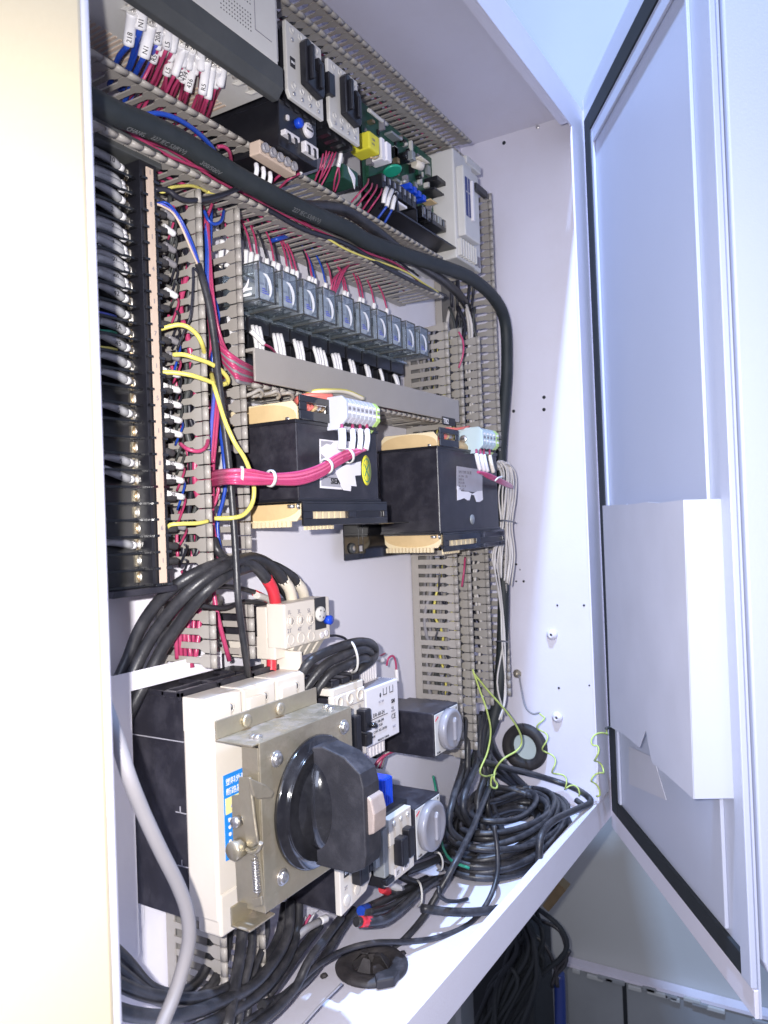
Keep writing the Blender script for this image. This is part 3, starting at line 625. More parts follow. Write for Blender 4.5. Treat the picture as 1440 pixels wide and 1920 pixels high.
for i in range(NT):
    z = TZ-TP*i
    part('barrier', MB().box((TX-.030, .4465, z-TP/2-.0008), (TX+.030, .4581, z-TP/2+.0008)).box((TX+.008, .4392, z-TP/2-.0009), (TX+.0128, .442, z-TP/2+.0009)).box((TX+.0187, .4392, z-TP/2-.0009), (TX+.024, .442, z-TP/2+.0009)), 'black_gloss', t)
    part('contact_plate', MB().box((TX+SX_-.006, .4566, z-.0040), (TX+SX_+.006, .4578, z+.0040)), 'zinc', t)
    part('terminal_screw', MB().lathe([(.0047, 0), (.0047, .0012), (.0040, .0024), (.0014, .0026), (.0011, .0012), (0, .0012)], (TX+SX_+random.uniform(-.0006, .0006), .4566, z), (0, -1, 0), 12), 'screw', t)
    part('washer', MB().lathe([(.0056, 0), (.0056, .0006), (.0046, .0007)], (TX+SX_, .4566, z), (0, -1, 0), 12), 'brass' if i % 3 else 'zinc_clean', t)
    if i % 2 == 0: FT(str(random.randint(1, 9)) if i % 4 else '1', .0050, TX+.0143, z-.0020, .4398, 'ink_soft', t)
# ---------------- transformers
def transformer(x0, x1, z0, z1, y0, y1, label, foot=None, grp='black shrouded transformers'):
    t = thing('transformer', ((x0+x1)/2, .5, z0), label, 'transformer', grp)
    part('shroud', MB().box((x0, y0, z0), (x1, y1, z1)), 'black', t, .0012)
    part('shroud_lip', MB().box((x0-.002, y0-.001, z1-.002), (x1+.001, y1, z1+.0012)), 'black_clean', t, .0005)
    part('shroud_lip', MB().box((x0-.002, y0-.001, z0-.0012), (x1+.002, y1, z0+.0015)), 'black_clean', t, .0005)
    w_ = x1-x0
    for zz, s in ((z1, 1), (z0, -1)):
        # taped winding bulging out of the shroud, between bobbin cheeks
        h = .0165
        prof = []
        for k in range(17):
            a = PI*k/16; prof.append((( y0+y1)/2-(y1-y0)/2*.95*math.cos(a)*1.0, zz+s*h*min(1, math.sin(a)**.62 if k not in (0, 16) else 0)))
        wd = MB().prism(prof, 0, x0+.003, x1-.018); wd.sm = [False, False]+[True]*(len(wd.f)-2); part('winding', wd, 'tape', t)
        for xx in (x1-.020, x0+.004):
            pr = [(y0+.002, zz), (y0+.002, zz+s*h*.75), (y0+.007, zz+s*h*1.08), (y1-.007, zz+s*h*1.08), (y1-.002, zz+s*h*.75), (y1-.002, zz)]
            part('bobbin_cheek', MB().prism(pr, 0, xx, xx+.0025), 'bobbin', t, .0006)
    return t
t1 = transformer(.524, .652, .021, .088, .400, .480, 'nearer black transformer with yellow round sticker and torn white label')
t2 = transformer(.781, .948, -.014, .082, .400, .478, 'farther black transformer with silver plate and a round metal rivet')
def tr_detail(t, x0, x1, z0, z1, y0):
    fr = MB(); f0, f1, za, zb = x0+.001, x1+.010, z0-.022, z0-.003   # lower slotted bracket
    s0, s1, r0, r1 = f0+.014, f0+(f1-f0)*.50, za+.006, za+.012
    fr.box((f0, y0-.003, r1), (f1, y0-.001, zb)).box((f0, y0-.003, za), (f1, y0-.001, r0)).box((f0, y0-.003, r0), (s0, y0-.001, r1)).box((s1, y0-.003, r0), (s1+.012, y0-.001, r1)).box((f1-.006, y0-.003, r0), (f1, y0-.001, r1))
    fr.box((f0, y0-.003, zb), (f1, y0+.075, zb+.0018))
    part('lower_bracket', fr, 'black_gloss', t, .0005)
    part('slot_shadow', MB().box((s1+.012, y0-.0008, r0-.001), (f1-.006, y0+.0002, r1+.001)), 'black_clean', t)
    n = 6
    for k in range(n): part('bobbin_tooth', MB().box((s0+(s1-s0)*(k+.1)/n, y0+.000, r0-.001), (s0+(s1-s0)*(k+.85)/n, y0+.0030, r1+.001)), 'bobbin', t)
    for k in range(8): part('bobbin_tooth', MB().box((f0+.012+k*.0055, y0+.004, za-.0035), (f0+.0155+k*.0055, y0+.006, za+.002)), 'bobbin', t)
    for k in range(14): part('bobbin_tooth', MB().box((x0-.001, y0+.010+k*.0045, z0-.0225), (x0+.002, y0+.0130+k*.0045, z0-.0172)), 'bobbin', t)
    # upper bracket with the wire window
    ub = MB(); a0, a1, b0, b1 = x0+.002, x0+.050, z1+.001, z1+.022
    ub.box((a0, y0-.003, b0), (a1, y0-.001, b0+.008)).box((a0, y0-.003, b1-.006), (a1, y0-.001, b1)).box((a0, y0-.003, b0+.008), (a0+.010, y0-.001, b1-.006)).box((a1-.008, y0-.003, b0+.008), (a1, y0-.001, b1-.006))
    part('upper_bracket', ub, 'black_gloss', t, .0006)
    for k, mm in enumerate(['salmon_wire', 'salmon_wire', 'tape', 'zinc_clean', 'brass']): part('lead', MB().tube([V((a0+.011+k*.0055, y0+.001, b0+.010)), V((a0+.014+k*.0055, y0+.0005, b0+.0115)), V((a0+.017+k*.0055, y0+.001, b0+.013))], .0022, 6), mm, t)
    fscrew(x0+.004, y0+.004, z0-.005, .0032, t, 'zinc_clean', 'bolt'); 
    b = MB().lathe([(.0042, 0), (.0042, .003), (0, .0034)], (x0+.006, y0+.012, z1+.001), (0, 0, 1), 6); part('bolt', b, 'zinc_clean', t)
    b = MB().lathe([(.0042, 0), (.0042, .003), (0, .0034)], (x0-.003+.006, y0+.010, z0-.0035), (0, 0, -1), 6); part('bolt', b, 'zinc_clean', t)
tr_detail(t1, .524, .652, .021, .088, .400)
tr_detail(t2, .781, .948, -.014, .082, .400)
fb = MB(); FY = .488; xa, xb, za, zb = .716, .965, -.052, -.012
def fplate(): 
    pts = [P2(642, 985, FY), P2(700, 988, FY)]
    b = MB(); z_t, z_b = pts[0][1], P2(642, 1052, FY)[1]; xL = pts[0][0]
    return xL, z_b, z_t
xL, z_b, z_t = fplate()
b = MB(); sx, sz = P2(675, 1028, FY); hw, hh = .0045, .0035
b.box((xL, FY-.0015, z_b), (sx-hw, FY, z_t)).box((sx+hw, FY-.0015, z_b), (.94, FY, z_t)).box((sx-hw, FY-.0015, sz+hh), (sx+hw, FY, z_t)).box((sx-hw, FY-.0015, z_b), (sx+hw, FY, sz-hh)).box((xL, .440, z_t), (.94, FY, z_t+.0015))
part('foot_plate', b, 'black_gloss', t2, .0006)
x, z = P2(657, 1028, FY); fscrew(x, FY-.0015, z, .0060, t2, 'grey_dark', 'washer'); fscrew(x, FY-.0030, z, .0036, t2, 'zinc_clean', 'bolt')
# transformer 1 labels
def poly(t, pts, y, m, name, th=.0004): return part(name, MB().prism([P2(u, v, y) for u, v in pts], 1, y-th, y), m, t)
y = .400
poly(t1, [(599, 823), (640, 828), (640, 918), (600, 915)], y, 'label_white', 'rating_plate_edge', .0003)
poly(t1, [(601, 826), (640, 830), (640, 914), (602, 911)], y-.0003, 'label_silver', 'rating_plate', .0003)
x, z = P2(619, 905, y); FT('SIEM', .0075, x, z-.001, y-.0006, 'ink', t1, bold=.0002)
x, z = P2(604, 896, y); FT('5YE C', .0045, x, z, y-.0006, 'ink_soft', t1)
for k, v in enumerate((886, 893, 878, 869)): poly(t1, [(604, v), (630, v+3), (630, v+4), (604, v+1)], y-.0006, 'ink_soft', 'printed_line', .0001)
poly(t1, [(628, 826), (660, 828), (666, 846), (652, 862), (612, 860), (602, 850), (603, 838), (612, 832), (620, 834)], y-.0007, 'label_white', 'torn_label', .0004)
poly(t1, [(627, 880), (650, 871), (676, 865), (676, 891), (665, 892), (668, 912), (658, 911), (657, 921), (643, 919), (636, 903)], y-.0007, 'label_white', 'torn_label', .0004)
x, z = P2(686.5, 882, y)
b = MB().lathe([(.0082, 0), (.0082, .0003), (0, .0003)], (0, 0, 0), (0, -1, 0), 28); b.v = [V((x+p.x, y-.0002+p.y, z+p.z*1.75)) for p in b.v]; part('round_sticker', b, 'yellow', t1)
b = MB(); n = 28
ring = [(math.cos(2*PI*k/n), math.sin(2*PI*k/n)*1.75) for k in range(n)]
b.add([V((x+a*.0066, y-.0007, z+c_*.0066)) for a, c_ in ring]+[V((x+a*.0060, y-.0007, z+c_*.0060)) for a, c_ in ring], [(i, (i+1) % n, n+(i+1) % n, n+i) for i in range(n)])
b.add([V((x-.004, y-.0007, z-.0052)), V((x-.003, y-.0007, z-.0062)), V((x+.004, y-.0007, z+.0052)), V((x+.003, y-.0007, z+.0062))], [(0, 1, 2, 3)])
b.add([V((x+.004, y-.00072, z-.0052)), V((x+.003, y-.00072, z-.0062)), V((x-.004, y-.00072, z+.0052)), V((x-.003, y-.00072, z+.0062))], [(0, 1, 2, 3)])
part('sticker_print', b, 'green_wire', t1)
# transformer 2 labels
poly(t2, [(856, 874), (904, 881), (904, 925), (856, 918)], y, 'label_silver', 'rating_plate', .0004)
x, z = P2(859, 886, y); FT('3PH TYPE TR 2K', .0050, x, z-.001, y-.0004, 'ink_soft', t2)
for k in range(5): x, z = P2(859, 893+k*6.2, y); FT(['AC 380V   220', '50/60 Hz', 'PRI 0-380', 'SEC 110  24', 'IP00  cl B'][k], .0040, x, z-.001, y-.0004, 'ink_soft', t2)
poly(t2, [(857, 911), (861, 913), (864, 921), (878, 922), (885, 926), (895, 921), (904, 920), (905, 937), (899, 941), (893, 941), (889, 929), (883, 927), (880, 938), (876, 938), (870, 934), (862, 937), (857, 938)], y-.0004, 'label_white', 'torn_label')
x, z = P2(885, 974, y); part('rivet', MB().lathe([(.0060, 0), (.0060, .0008), (0, .0012)], (x, y, z), (0, -1, 0), 20), 'alu', t2)
# terminal blocks on top of the transformers
def tblock(label, u0, v0, u1, v1, y0, n, m, lime, cell_m=None):
    t = thing('terminal_block', PY((u0+u1)/2, v1, y0), label, 'terminal block', 'terminal blocks on the transformers')
    xa, za = P2(u0, v0, y0); xb = P2(u1, v0, y0)[0]; zb = P2(u0, v1, y0)[1]
    w_ = (xb-xa)/n; h = za-zb
    prof = [(y0, zb+.004), (y0, za-.002), (y0+.004, za+.003), (y0+.030, za+.003), (y0+.030, zb+.002), (y0+.026, zb-.006), (y0+.010, zb-.006)]
    for i in range(n):
        m_ = m if not (lime and i == n-1) else 'lime'
        part('segment', MB().prism(prof, 0, xa+i*w_, xa+(i+1)*w_-.0004), m_, t, .0004)
        for j in range(3):
            zz = zb+.007+j*(h-.008)/3
            part('socket', MB().box((xa+i*w_+w_*.25, y0-.0006, zz), (xa+i*w_+w_*.75, y0+.0001, zz+h*.11)), 'label_white' if j != 1 else 'ink_soft', t)
        part('wire_entry', MB().box((xa+i*w_+w_*.2, y0+.004, zb-.0035), (xa+i*w_+w_*.8, y0+.009, zb-.0008)), 'ink', t)
    part('end_plate', MB().prism([(y0-.001, zb+.002), (y0-.001, za-.001), (y0+.004, za+.0042), (y0+.032, za+.0042), (y0+.034, za-.004), (y0+.034, zb+.008), (y0+.028, zb-.007), (y0+.009, zb-.007)], 0, xa-.0035, xa), m, t, .0006)
    part('end_screw', MB().lathe([(.0048, 0), (.0048, .0015), (.0036, .0024), (0, .0020)], (xa-.0035, y0+.024, za-h*.45), (-1, 0, 0), 16), 'zinc_clean', t)
    part('screw_cross', MB().box((xa-.0062, y0+.0215, za-h*.45-.0005), (xa-.0056, y0+.0265, za-h*.45+.0005)), 'ink', t)
    part('rail', MB().box((xa-.004, y0+.034, zb-.004), (xb+.004, y0+.040, zb+.010)), 'black_clean', t)
    return t
tblock('grey eight-way terminal block with a lime end piece on the nearer transformer', 651, 750, 712, 789, .380, 8, 'term_grey', True)
tblock('pale blue terminal block on top of the farther transformer', 905, 806, 935, 838, .384, 5, 'term_blue', True)
# ================================================================== breaker, starters, timers
t = thing('breaker_backing_plate', (.43, .497, -.2), 'plain white backing plate standing behind the big breaker', 'plate')
x0, z1 = P2(236, 1262, .466); x1, _ = P2(415, 1222, .466); _, z0 = P2(258, 1742, .4965)
xa_, za_ = P2(246, 1296, .4655)
part('sheet', MB().prism([(x0-.03, z0), (xa_, z0), (xa_, za_), (.4303, -.1185), (x1, -.1185), (x1, z1), (x0-.03, z1)], 1, .4655, .4668), 'paint_plate', t, .0004)
part('lower_sheet', MB().box((x0-.03, .4968, z0), (.4302, .4980, -.1185)), 'paint_plate', t)
part('edge_fold', MB().box((x1-.0013, .4670, -.1185), (x1, .4990, z1)), 'paint_plate', t)
# moulded-case breaker
BX0, BX1, BZ0, BZ1, BY = .4215, .5420, -.2880, -.1370, .408
t = thing('circuit_breaker', ((BX0+BX1)/2, .5, BZ0), 'large cream and black moulded circuit breaker behind the rotary switch', 'circuit breaker')
part('black_base', MB().box((BX0+.0008, .4385, BZ0-.004), (BX1-.0008, .4960, BZ1+.011)), 'black', t, .001)
part('cover', MB().box((BX0, BY, BZ0), (BX1, .4384, BZ1-.0120)), 'cream', t, .0022)
part('lower_cover', MB().box((BX0+.0006, BY-.0012, BZ0-.010), (BX1-.0006, .4300, BZ0+.0210)), 'cream', t, .0020)
part('seam', MB().box((BX0+.0002, .4384, BZ1-.0225), (BX0+.0012, .4962, BZ1-.0218)), 'label_silver', t)
for k, zz in enumerate((-.213, -.253)): part('side_slot', MB().box((BX0+.0002, .4384, zz), (BX0+.0012, .449, zz+.0006)).box((BX0+.0002, .4440, zz), (BX0+.0012, .4446, zz+.005)), 'label_silver', t)
for k in range(3):
    a = BX0+k*.0405; b_ = a+.0375
    part('pole_block', MB().prism([(BY+.005, BZ1-.014), (BY+.005, BZ1+.0100), (BY+.008, BZ1+.0118), (.4380, BZ1+.0118), (.4380, BZ1-.014)], 0, a, b_), 'cream', t, .0008)
    part('pole_front', MB().box((a+.003, BY+.0025, BZ1-.0125), (b_-.014, BY+.0055, BZ1+.0040)), 'cream', t, .001)
    x = a+.020; part('terminal_eye', MB().lathe([(.0042, 0), (.0042, .0010), (.0034, .0012), (.0032, .0004), (0, .0004)], (x+.004, BY+.005, BZ1+.0010), (0, -1, 0), 18), 'cream', t)
    part('terminal_screw', MB().lathe([(.0026, 0), (.0026, .0010), (0, .0012)], (x+.004, BY+.0046, BZ1+.0010), (0, -1, 0), 12), 'zinc_clean', t)
    part('barrier', MB().box((a-.001, .4388, BZ1+.011), (a+.0030, .4830, BZ1+.0150)), 'black', t, .0006)
    part('cross_barrier', MB().box((a-.001, .4388, BZ1+.0085), (b_+.001, .4430, BZ1+.0160)).box((a-.001, .4560, BZ1+.010), (b_+.001, .4590, BZ1+.0150)), 'black', t, .0006)
part('pole_wall', MB().box((BX1-.004, BY+.008, BZ1-.001), (BX1, .46, BZ1+.0280)), 'cream', t, .001)
LX0, LZ1 = P2(418, 1455, BY); LX1 = P2(467, 1430, BY)[0]; LZ0 = P2(432, 1610, BY)[1]
part('blue_label', MB().box((LX0, BY-.0005, LZ0), (LX1, BY, LZ1)), 'blue_label', t)
FT('塑料外壳式', .0055, LX0+.0018, LZ1-.0075, BY-.0005, 'ink_white', t); FT('断路器', .0058, LX0+.0018, LZ1-.0150, BY-.0005, 'ink_white', t)
part('yellow_band', MB().box((LX0+.0010, BY-.0009, LZ1-.0290), (LX1-.001, BY-.0005, LZ1-.0172)), 'yellow_label', t); FT('小心', .0060, LX0+.006, LZ1-.0260, BY-.0009, 'violet_wire', t)
for k in range(6): FT(['■ A', '●', '●', '●', '●', '●'][k], .0038, LX0+.0030, LZ1-.0350-k*.0053, BY-.0005, 'ink_white', t)
# rotary operating mechanism in front of it
m = thing('rotary_switch_mechanism', (.484, .408, -.21), 'zinc plated bracket carrying the big black rotary handle', 'rotary switch')
PX0, PX1, PZ0, PZ1, PYf = .4260, .5430, -.2730, -.1530, .3680
part('face_plate', MB().box((PX0, PYf, PZ0), (PX1, PYf+.0016, PZ1)), 'zinc', m, .0006)
part('left_return', MB().box((PX0, PYf+.0016, PZ0), (PX0+.0016, .3850, PZ1-.004)), 'zinc', m, .0005)
part('right_return', MB().box((PX1-.0016, PYf+.0016, PZ0), (PX1, .4060, PZ1)), 'zinc', m, .0005)
part('top_shelf', MB().box((PX0-.006, PYf+.0016, PZ1-.0017), (PX1, .4046, PZ1-.0001)), 'zinc', m, .0005)
part('top_flange', MB().box((PX0-.006, .4030, PZ1-.0001), (PX1, .4046, PZ1+.0135)), 'zinc', m, .0006)
part('bottom_tab', MB().box((PX0-.010, PYf+.006, PZ0-.010), (PX0+.018, PYf+.024, PZ0-.0085)).box((PX0-.010, PYf+.0225, PZ0-.010), (PX0+.018, PYf+.0240, PZ0+.004)), 'zinc', m, .0006)
for x in (.452, .492): fscrew(x, .4030, PZ1+.0065, .0050, m, 'zinc', 'bolt')
for (x, zz) in [(PX0+.018, PZ1-.016), (PX1-.012, PZ1-.014), (PX0+.020, PZ0+.018), (PX1-.012, PZ0+.018)]: 
    part('washer', MB().lathe([(.0062, 0), (.0060, .0007), (.004, .0008)], (x, PYf, zz), (0, -1, 0), 18), 'zinc_clean', m)
    fscrew(x, PYf-.0006, zz, .0047, m, 'zinc_clean', 'bolt')
for k, (u, v) in enumerate([(620, 1331), (612, 1327), (480, 1385), (462, 1388)]):
    p = PZ(u, v, PZ1); part('bolt', MB().lathe([(.0036, 0), (.0036, .0022), (.002, .003), (0, .003)], (min(max(p.x, PX0+.01), PX1-.01), min(max(p.y, .374), .398), PZ1-.0002), (0, 0, 1), 12), 'zinc_clean', m)
# latch on the left flank
lx = PX0
def QX(pts, x): return [(PX(u, v, x).y, PX(u, v, x).z) for u, v in pts]
part('latch_backing', MB().prism(QX([(441, 1600), (487, 1585), (497, 1700), (446, 1690)], lx-.001), 0, lx-.0018, lx-.0002), 'zinc', m, .0005)
part('latch_back_plate', MB().prism(QX([(435, 1492), (450, 1489), (468, 1586), (438, 1592), (436, 1530)], lx-.003), 0, lx-.0036, lx-.0022), 'zinc', m, .0005)
part('latch_arm', MB().prism(QX([(449, 1457), (468, 1456), (476, 1500), (484, 1582), (476, 1588), (465, 1586), (454, 1530), (449, 1490)], lx-.005), 0, lx-.0062, lx-.0040), 'zinc', m, .0007)
part('latch_edge', MB().tube([PX(468, 1458, lx-.007), PX(475, 1520, lx-.007), PX(483, 1580, lx-.007)], .0013, 8), 'zinc', m)
pw_ = [PY(u, v, PYf-.004) for u, v in [(466, 1458), (498, 1472), (513, 1486), (508, 1496), (484, 1498), (474, 1492)]]
part('pawl', MB().prism([(p.x, p.z) for p in pw_], 1, PYf-.0050, PYf-.0022), 'zinc', m, .0009)
p = PX(446, 1540, lx-.005); part('pivot', MB().lathe([(.0040, -.001), (.0040, .003), (.0034, .0044), (0, .0048)], p, (-1, 0, 0), 18), 'zinc_clean', m)
p = PX(452, 1588, lx-.004); part('roller', MB().lathe([(.0052, -.001), (.0066, 0), (.0066, .0085), (.0060, .0096), (0, .0096)], p, (-1, 0, 0), 26), 'zinc', m)
part('hook', MB().tube([PX(462, 1592, lx-.006), PX(474, 1598, lx-.006), PX(484, 1592, lx-.006), PX(489, 1580, lx-.006)], .0018, 8), 'zinc', m)
h0, h1 = PX(478, 1612, lx-.006), PX(482, 1672, lx-.006); hel = []
for k in range(12*9+1):
    a = 2*PI*k/9; q = h0.lerp(h1, k/(12*9)); hel.append(q+V((.0024*math.cos(a), .0024*math.sin(a), 0)))
part('spring', MB().tube([PX(476, 1600, lx-.006)]+hel+[PX(484, 1686, lx-.006), PX(480, 1694, lx-.004)], .00055, 5, sub=1), 'zinc_clean', m)
part('lug', MB().prism(QX([(474, 1684), (492, 1680), (494, 1696), (478, 1700)], lx-.005), 0, lx-.0065, lx-.0045), 'zinc', m, .0005)
# black disc and grip
KX, KZ, KR = .4890, -.2135, .0500
part('dial_disc', MB().lathe([(KR, 0), (KR, .0026), (KR-.0012, .0040), (.0440, .0044), (.0436, .0066), (.0420, .0082), (.0395, .0072), (.0385, .0060), (.0330, .0068), (.026, .0105), (0, .0125)], (KX, PYf, KZ), (0, -1, 0), 64), 'black_gloss', m)
part('dial_rim', MB().lathe([(.0432, .0064), (.0427, .0078), (.0422, .0083), (.0417, .0078)], (KX, PYf, KZ), (0, -1, 0), 64), 'black_gloss', m)
gy = PYf-.006
g0 = [(gy, KZ+.0445), (gy-.010, KZ+.0460), (gy-.030, KZ+.0405), (gy-.0435, KZ+.030), (gy-.0460, KZ+.020), (gy-.0460, KZ-.030), (gy-.0440, KZ-.039), (gy-.032, KZ-.045), (gy, KZ-.0445)]
def grip():
    mb = MB(); secs = [(-.0125, 1, 0), (-.0105, 1, .0), (.0105, 1, 0), (.0125, 1, 0)]
    return MB().prism(g0, 0, KX-.0105, KX+.0115)
part('grip', grip(), 'black_matte', m, .0012)
fl_ = MB().lathe([(math.cos(PI/2*k/10), math.sin(PI/2*k/10)) for k in range(11)], (0, 0, 0), (0, -1, 0), 36); fl_.v = [V((KX+p.x*.0205, gy+p.y*.020, KZ+p.z*.0385)) for p in fl_.v]
part('grip_hub', fl_, 'black_gloss', m)
part('grip_insert', MB().prism([(gy-.041, KZ+.014), (gy-.0490, KZ+.011), (gy-.0515, KZ-.000), (gy-.0505, KZ-.014), (gy-.041, KZ-.018)], 0, KX-.0060, KX+.0118), 'tan', m, .0012)
# ---------------- middle overload relay
y = .420
t = thing('overload_relay', PY(575, 1210, y), 'cream overload relay with grey dial and blue button below the arched black cables', 'overload relay')
OX0, OZ1 = P2(533, 1133, y); OX1 = P2(617, 1119, y)[0]; OZ0 = P2(535, 1218, y)[1]
part('body', MB().box((OX0, y, OZ0), (OX1, y+.020, OZ1)), 'cream', t, .0012)
part('shoulder', MB().box((OX0+.0003, y+.0201, OZ0-.006), (OX1-.0003, y+.032, OZ1-.003)), 'cream', t, .0010)
part('black_housing', MB().box((OX0+.0008, y+.0321, OZ0+.010), (OX1-.0008, .496, OZ1-.002)), 'black', t, .0008)
part('lower_housing', MB().box((OX0+.0004, y+.012, OZ0-.010), (OX1-.0006, .490, OZ0+.0095)), 'cream', t, .0010)
for i in range(3):
    for j, (u, v) in enumerate([(544.5+18.5*i, 1165-2*i), (544.5+19.3*i, 1200-3.5*i)]):
        x, z = P2(u, v, y)
        part('terminal_well', MB().lathe([(.0050, 0), (.0050, .0008), (.0043, .0009), (.0041, .0003)], (x, y, z), (0, -1, 0), 18), 'cream', t)
        part('well_bottom', MB().lathe([(.0041, .0001), (0, .0002)], (x, y, z), (0, -1, 0), 16), 'cream' if j else 'ink_soft', t)
        if not j: part('terminal_screw', MB().lathe([(.0033, 0), (.0033, .0006), (0, .0006)], (x+.0007, y, z), (0, -1, 0), 16), 'cream', t)
        FT(['1▫', '3▫', '5▫', '2▫', '4▫', '6▫'][i+3*j].replace('▫', ['L1', 'L2', 'L3', 'T1', 'T2', 'T3'][i+3*j][:1]), .0052, x-.004, z+.0062, y, 'ink_soft', t)
a, c_ = P2(589, 1124, y), P2(610, 1177, y)
part('dial_panel', MB().box((a[0], y-.0006, c_[1]), (c_[0]+.001, y+.0001, a[1]+.001)), 'ink', t)
x, z = P2(598, 1151, y); part('setting_dial', MB().lathe([(.0068, 0), (.0068, .0022), (.006, .003), (0, .003)], (x, y-.0006, z), (0, -1, 0), 24), 'light_grey', t)
for k in range(4):
    a_ = k*PI/2+.5; part('dial_dot', MB().lathe([(.0009, 0), (0, .0003)], (x+.0038*math.cos(a_), y-.0036, z+.0038*math.sin(a_)), (0, -1, 0), 8), 'ink', t)
x, z = P2(610, 1162, y); part('reset_button', MB().lathe([(.0040, 0), (.0044, .005), (.0038, .0062), (0, .0062)], (x, y-.0006, z), (0, -1, 0), 18), 'blue_knob', t)
for i, (u, v) in enumerate([(603, 1191), (611, 1187)]): x, z = P2(u, v, y); part('small_terminal', MB().lathe([(.0030, 0), (.0030, .001), (.002, .0012), (0, .0006)], (x, y, z), (0, -1, 0), 14), 'white_plastic', t)
for i in range(4): part('terminal_foot', MB().prism([(y+.004, OZ0-.0), (y+.004, OZ0+.002), (y+.020, OZ0+.002), (y+.020, OZ0-.013), (y+.014, OZ0-.013)], 0, OX0+.018+i*.0120, OX0+.0265+i*.0120), 'cream', t, .0006)
# ---------------- starter behind the rotary handle
y = .400
t = thing('motor_starter', (.588, .5, -.34), 'cream and black motor starter partly hidden behind the rotary handle', 'contactor')
SX0, SX1 = .5630, .6140; SZ0 = P2(637, 1722, y)[1]; SZ1 = P2(625, 1308, y)[1]
part('body', MB().box((SX0+.001, y+.006, SZ0+.001), (SX1-.001, .4990, SZ1-.002)), 'black', t, .001)
part('front_plate', MB().box((SX0, y, -.215), (SX1, y+.0062, SZ1)), 'cream', t, .0010)
part('lower_plate', MB().prism([(SX0, SZ0), (SX1-.010, SZ0+.0055), (SX1, SZ0+.016), (SX1, -.300), (SX0, -.300)][::-1], 1, y, y+.0062), 'cream', t, .0010)
part('shelf', MB().box((SX0+.001, y+.001, SZ1), (SX1-.001, y+.016, SZ1+.0065)), 'cream', t, .0008)
for i in range(3):
    x = SX0+.009+i*.0165
    part('collar', MB().lathe([(.0052, 0), (.0052, .0010), (.0042, .0012), (.0040, .0002), (0, .0002)], (x, y, SZ1-.006), (0, -1, 0), 18), 'cream', t)
    part('collar', MB().lathe([(.0048, 0), (.0048, .0010), (.0038, .0012), (0, .0012)], (x, y, SZ0+.0105+i*.003), (0, -1, 0), 18), 'cream', t)
    FT(['1L', '3L', '5L'][i], .0050, x-.003, SZ1-.0185, y, 'ink_soft', t); FT(['2T', '4T', '6T'][i], .0045, x-.003, SZ0+.0205+i*.003, y, 'ink_soft', t)
    part('barrier', MB().box((x-.004, y+.004, SZ1+.0066), (x+.008, y+.050, SZ1+.0125)), 'black_clean', t, .0015)
part('plate_line', MB().box((SX0+.002, y-.0002, SZ1-.0128), (SX1-.002, y+.0001, SZ1-.0123)), 'ink_soft', t)
part('bridge', MB().box((SX0+.021, y-.0085, SZ1-.056), (SX0+.031, y-.0002, SZ1-.021)).box((SX0+.034, y-.0105, SZ1-.038), (SX0+.045, y-.0002, SZ1-.018)).box((SX0+.036, y-.0095, SZ1-.052), (SX0+.047, y-.0002, SZ1-.0405)), 'black_clean', t, .0015)
part('bridge_pin', MB().lathe([(.0026, 0), (.0026, .006), (0, .0064)], (SX0+.0425, y-.010, SZ1-.0330), (0, -1, 0), 12), 'black_gloss', t)
part('nameplate', MB().box((SX0+.006, y-.0005, -.3125), (SX0+.0135, y+.0001, -.3045)), 'ink', t); FT('SRD', .0032, SX0+.0066, -.3100, y-.0005, 'ink_white', t)
part('lower_bridge', MB().box((SX0+.017, y-.011, -.3225), (SX0+.031, y-.0002, -.296)).box((SX0+.033, y-.009, -.318), (SX0+.042, y-.0002, -.294)), 'black_clean', t, .0015)
part('grey_lever', MB().box((SX0+.0405, y-.013, -.3150), (SX0+.046, y-.001, -.292)), 'alu', t, .001)
# ---------------- white power supply
t = thing('power_supply', (.643, .5, -.21), 'white ribbed rail power supply printed with ratings and a CE mark', 'power supply')
QX0, QX1 = .6150, .6745; QZ0, QZ1 = P2(690, 1403, y)[1], P2(683, 1298, y)[1]+.001
part('front_block', MB().box((QX0, y, QZ0), (QX1, y+.024, QZ1)), 'white_plastic', t, .0010)
part('upper_block', MB().box((QX0-.002, y+.020, QZ1-.004), (QX1-.008, .490, QZ1+.0220)), 'white_plastic', t, .0012)
part('lower_block', MB().box((QX0, y+.010, QZ0-.0160), (QX1-.012, .490, QZ0-.0002)), 'white_plastic', t, .0010)
part('rear_body', MB().box((QX0-.001, y+.0241, QZ0+.001), (QX1-.001, .496, QZ1-.005)), 'white_plastic', t, .0010)
for i in range(12): part('vent_rib', MB().box((QX0+.001+i*.0043, y+.0186, QZ1+.001), (QX0+.0034+i*.0043, y+.0201, QZ1+.0210)), 'white_plastic', t, .0003)
for i in range(10): part('vent_slot', MB().box((QX0+.002+i*.0046, y+.030, QZ1+.0219), (QX0+.0032+i*.0046, y+.050, QZ1+.0226)), 'ink_soft', t)
for i in range(6): part('top_ridge', MB().box((QX0+.004, y+.003+i*.0026, QZ1-.0002), (QX1-.003, y+.0040+i*.0026, QZ1+.0006)), 'ink_soft', t)
for i in range(8): part('lower_rib', MB().box((QX0+.001+i*.0058, y+.0086, QZ0-.0150), (QX0+.0040+i*.0058, y+.0101, QZ0-.001)), 'white_plastic', t, .0003)
yy = y
part('socket_mark', MB().box((QX0+.031, yy-.0002, QZ1-.010), (QX0+.0318, yy, QZ1-.004)).box((QX0+.0372, yy-.0002, QZ1-.010), (QX0+.0380, yy, QZ1-.004)).box((QX0+.031, yy-.0002, QZ1-.0108), (QX0+.038, yy, QZ1-.0100)), 'ink', t)
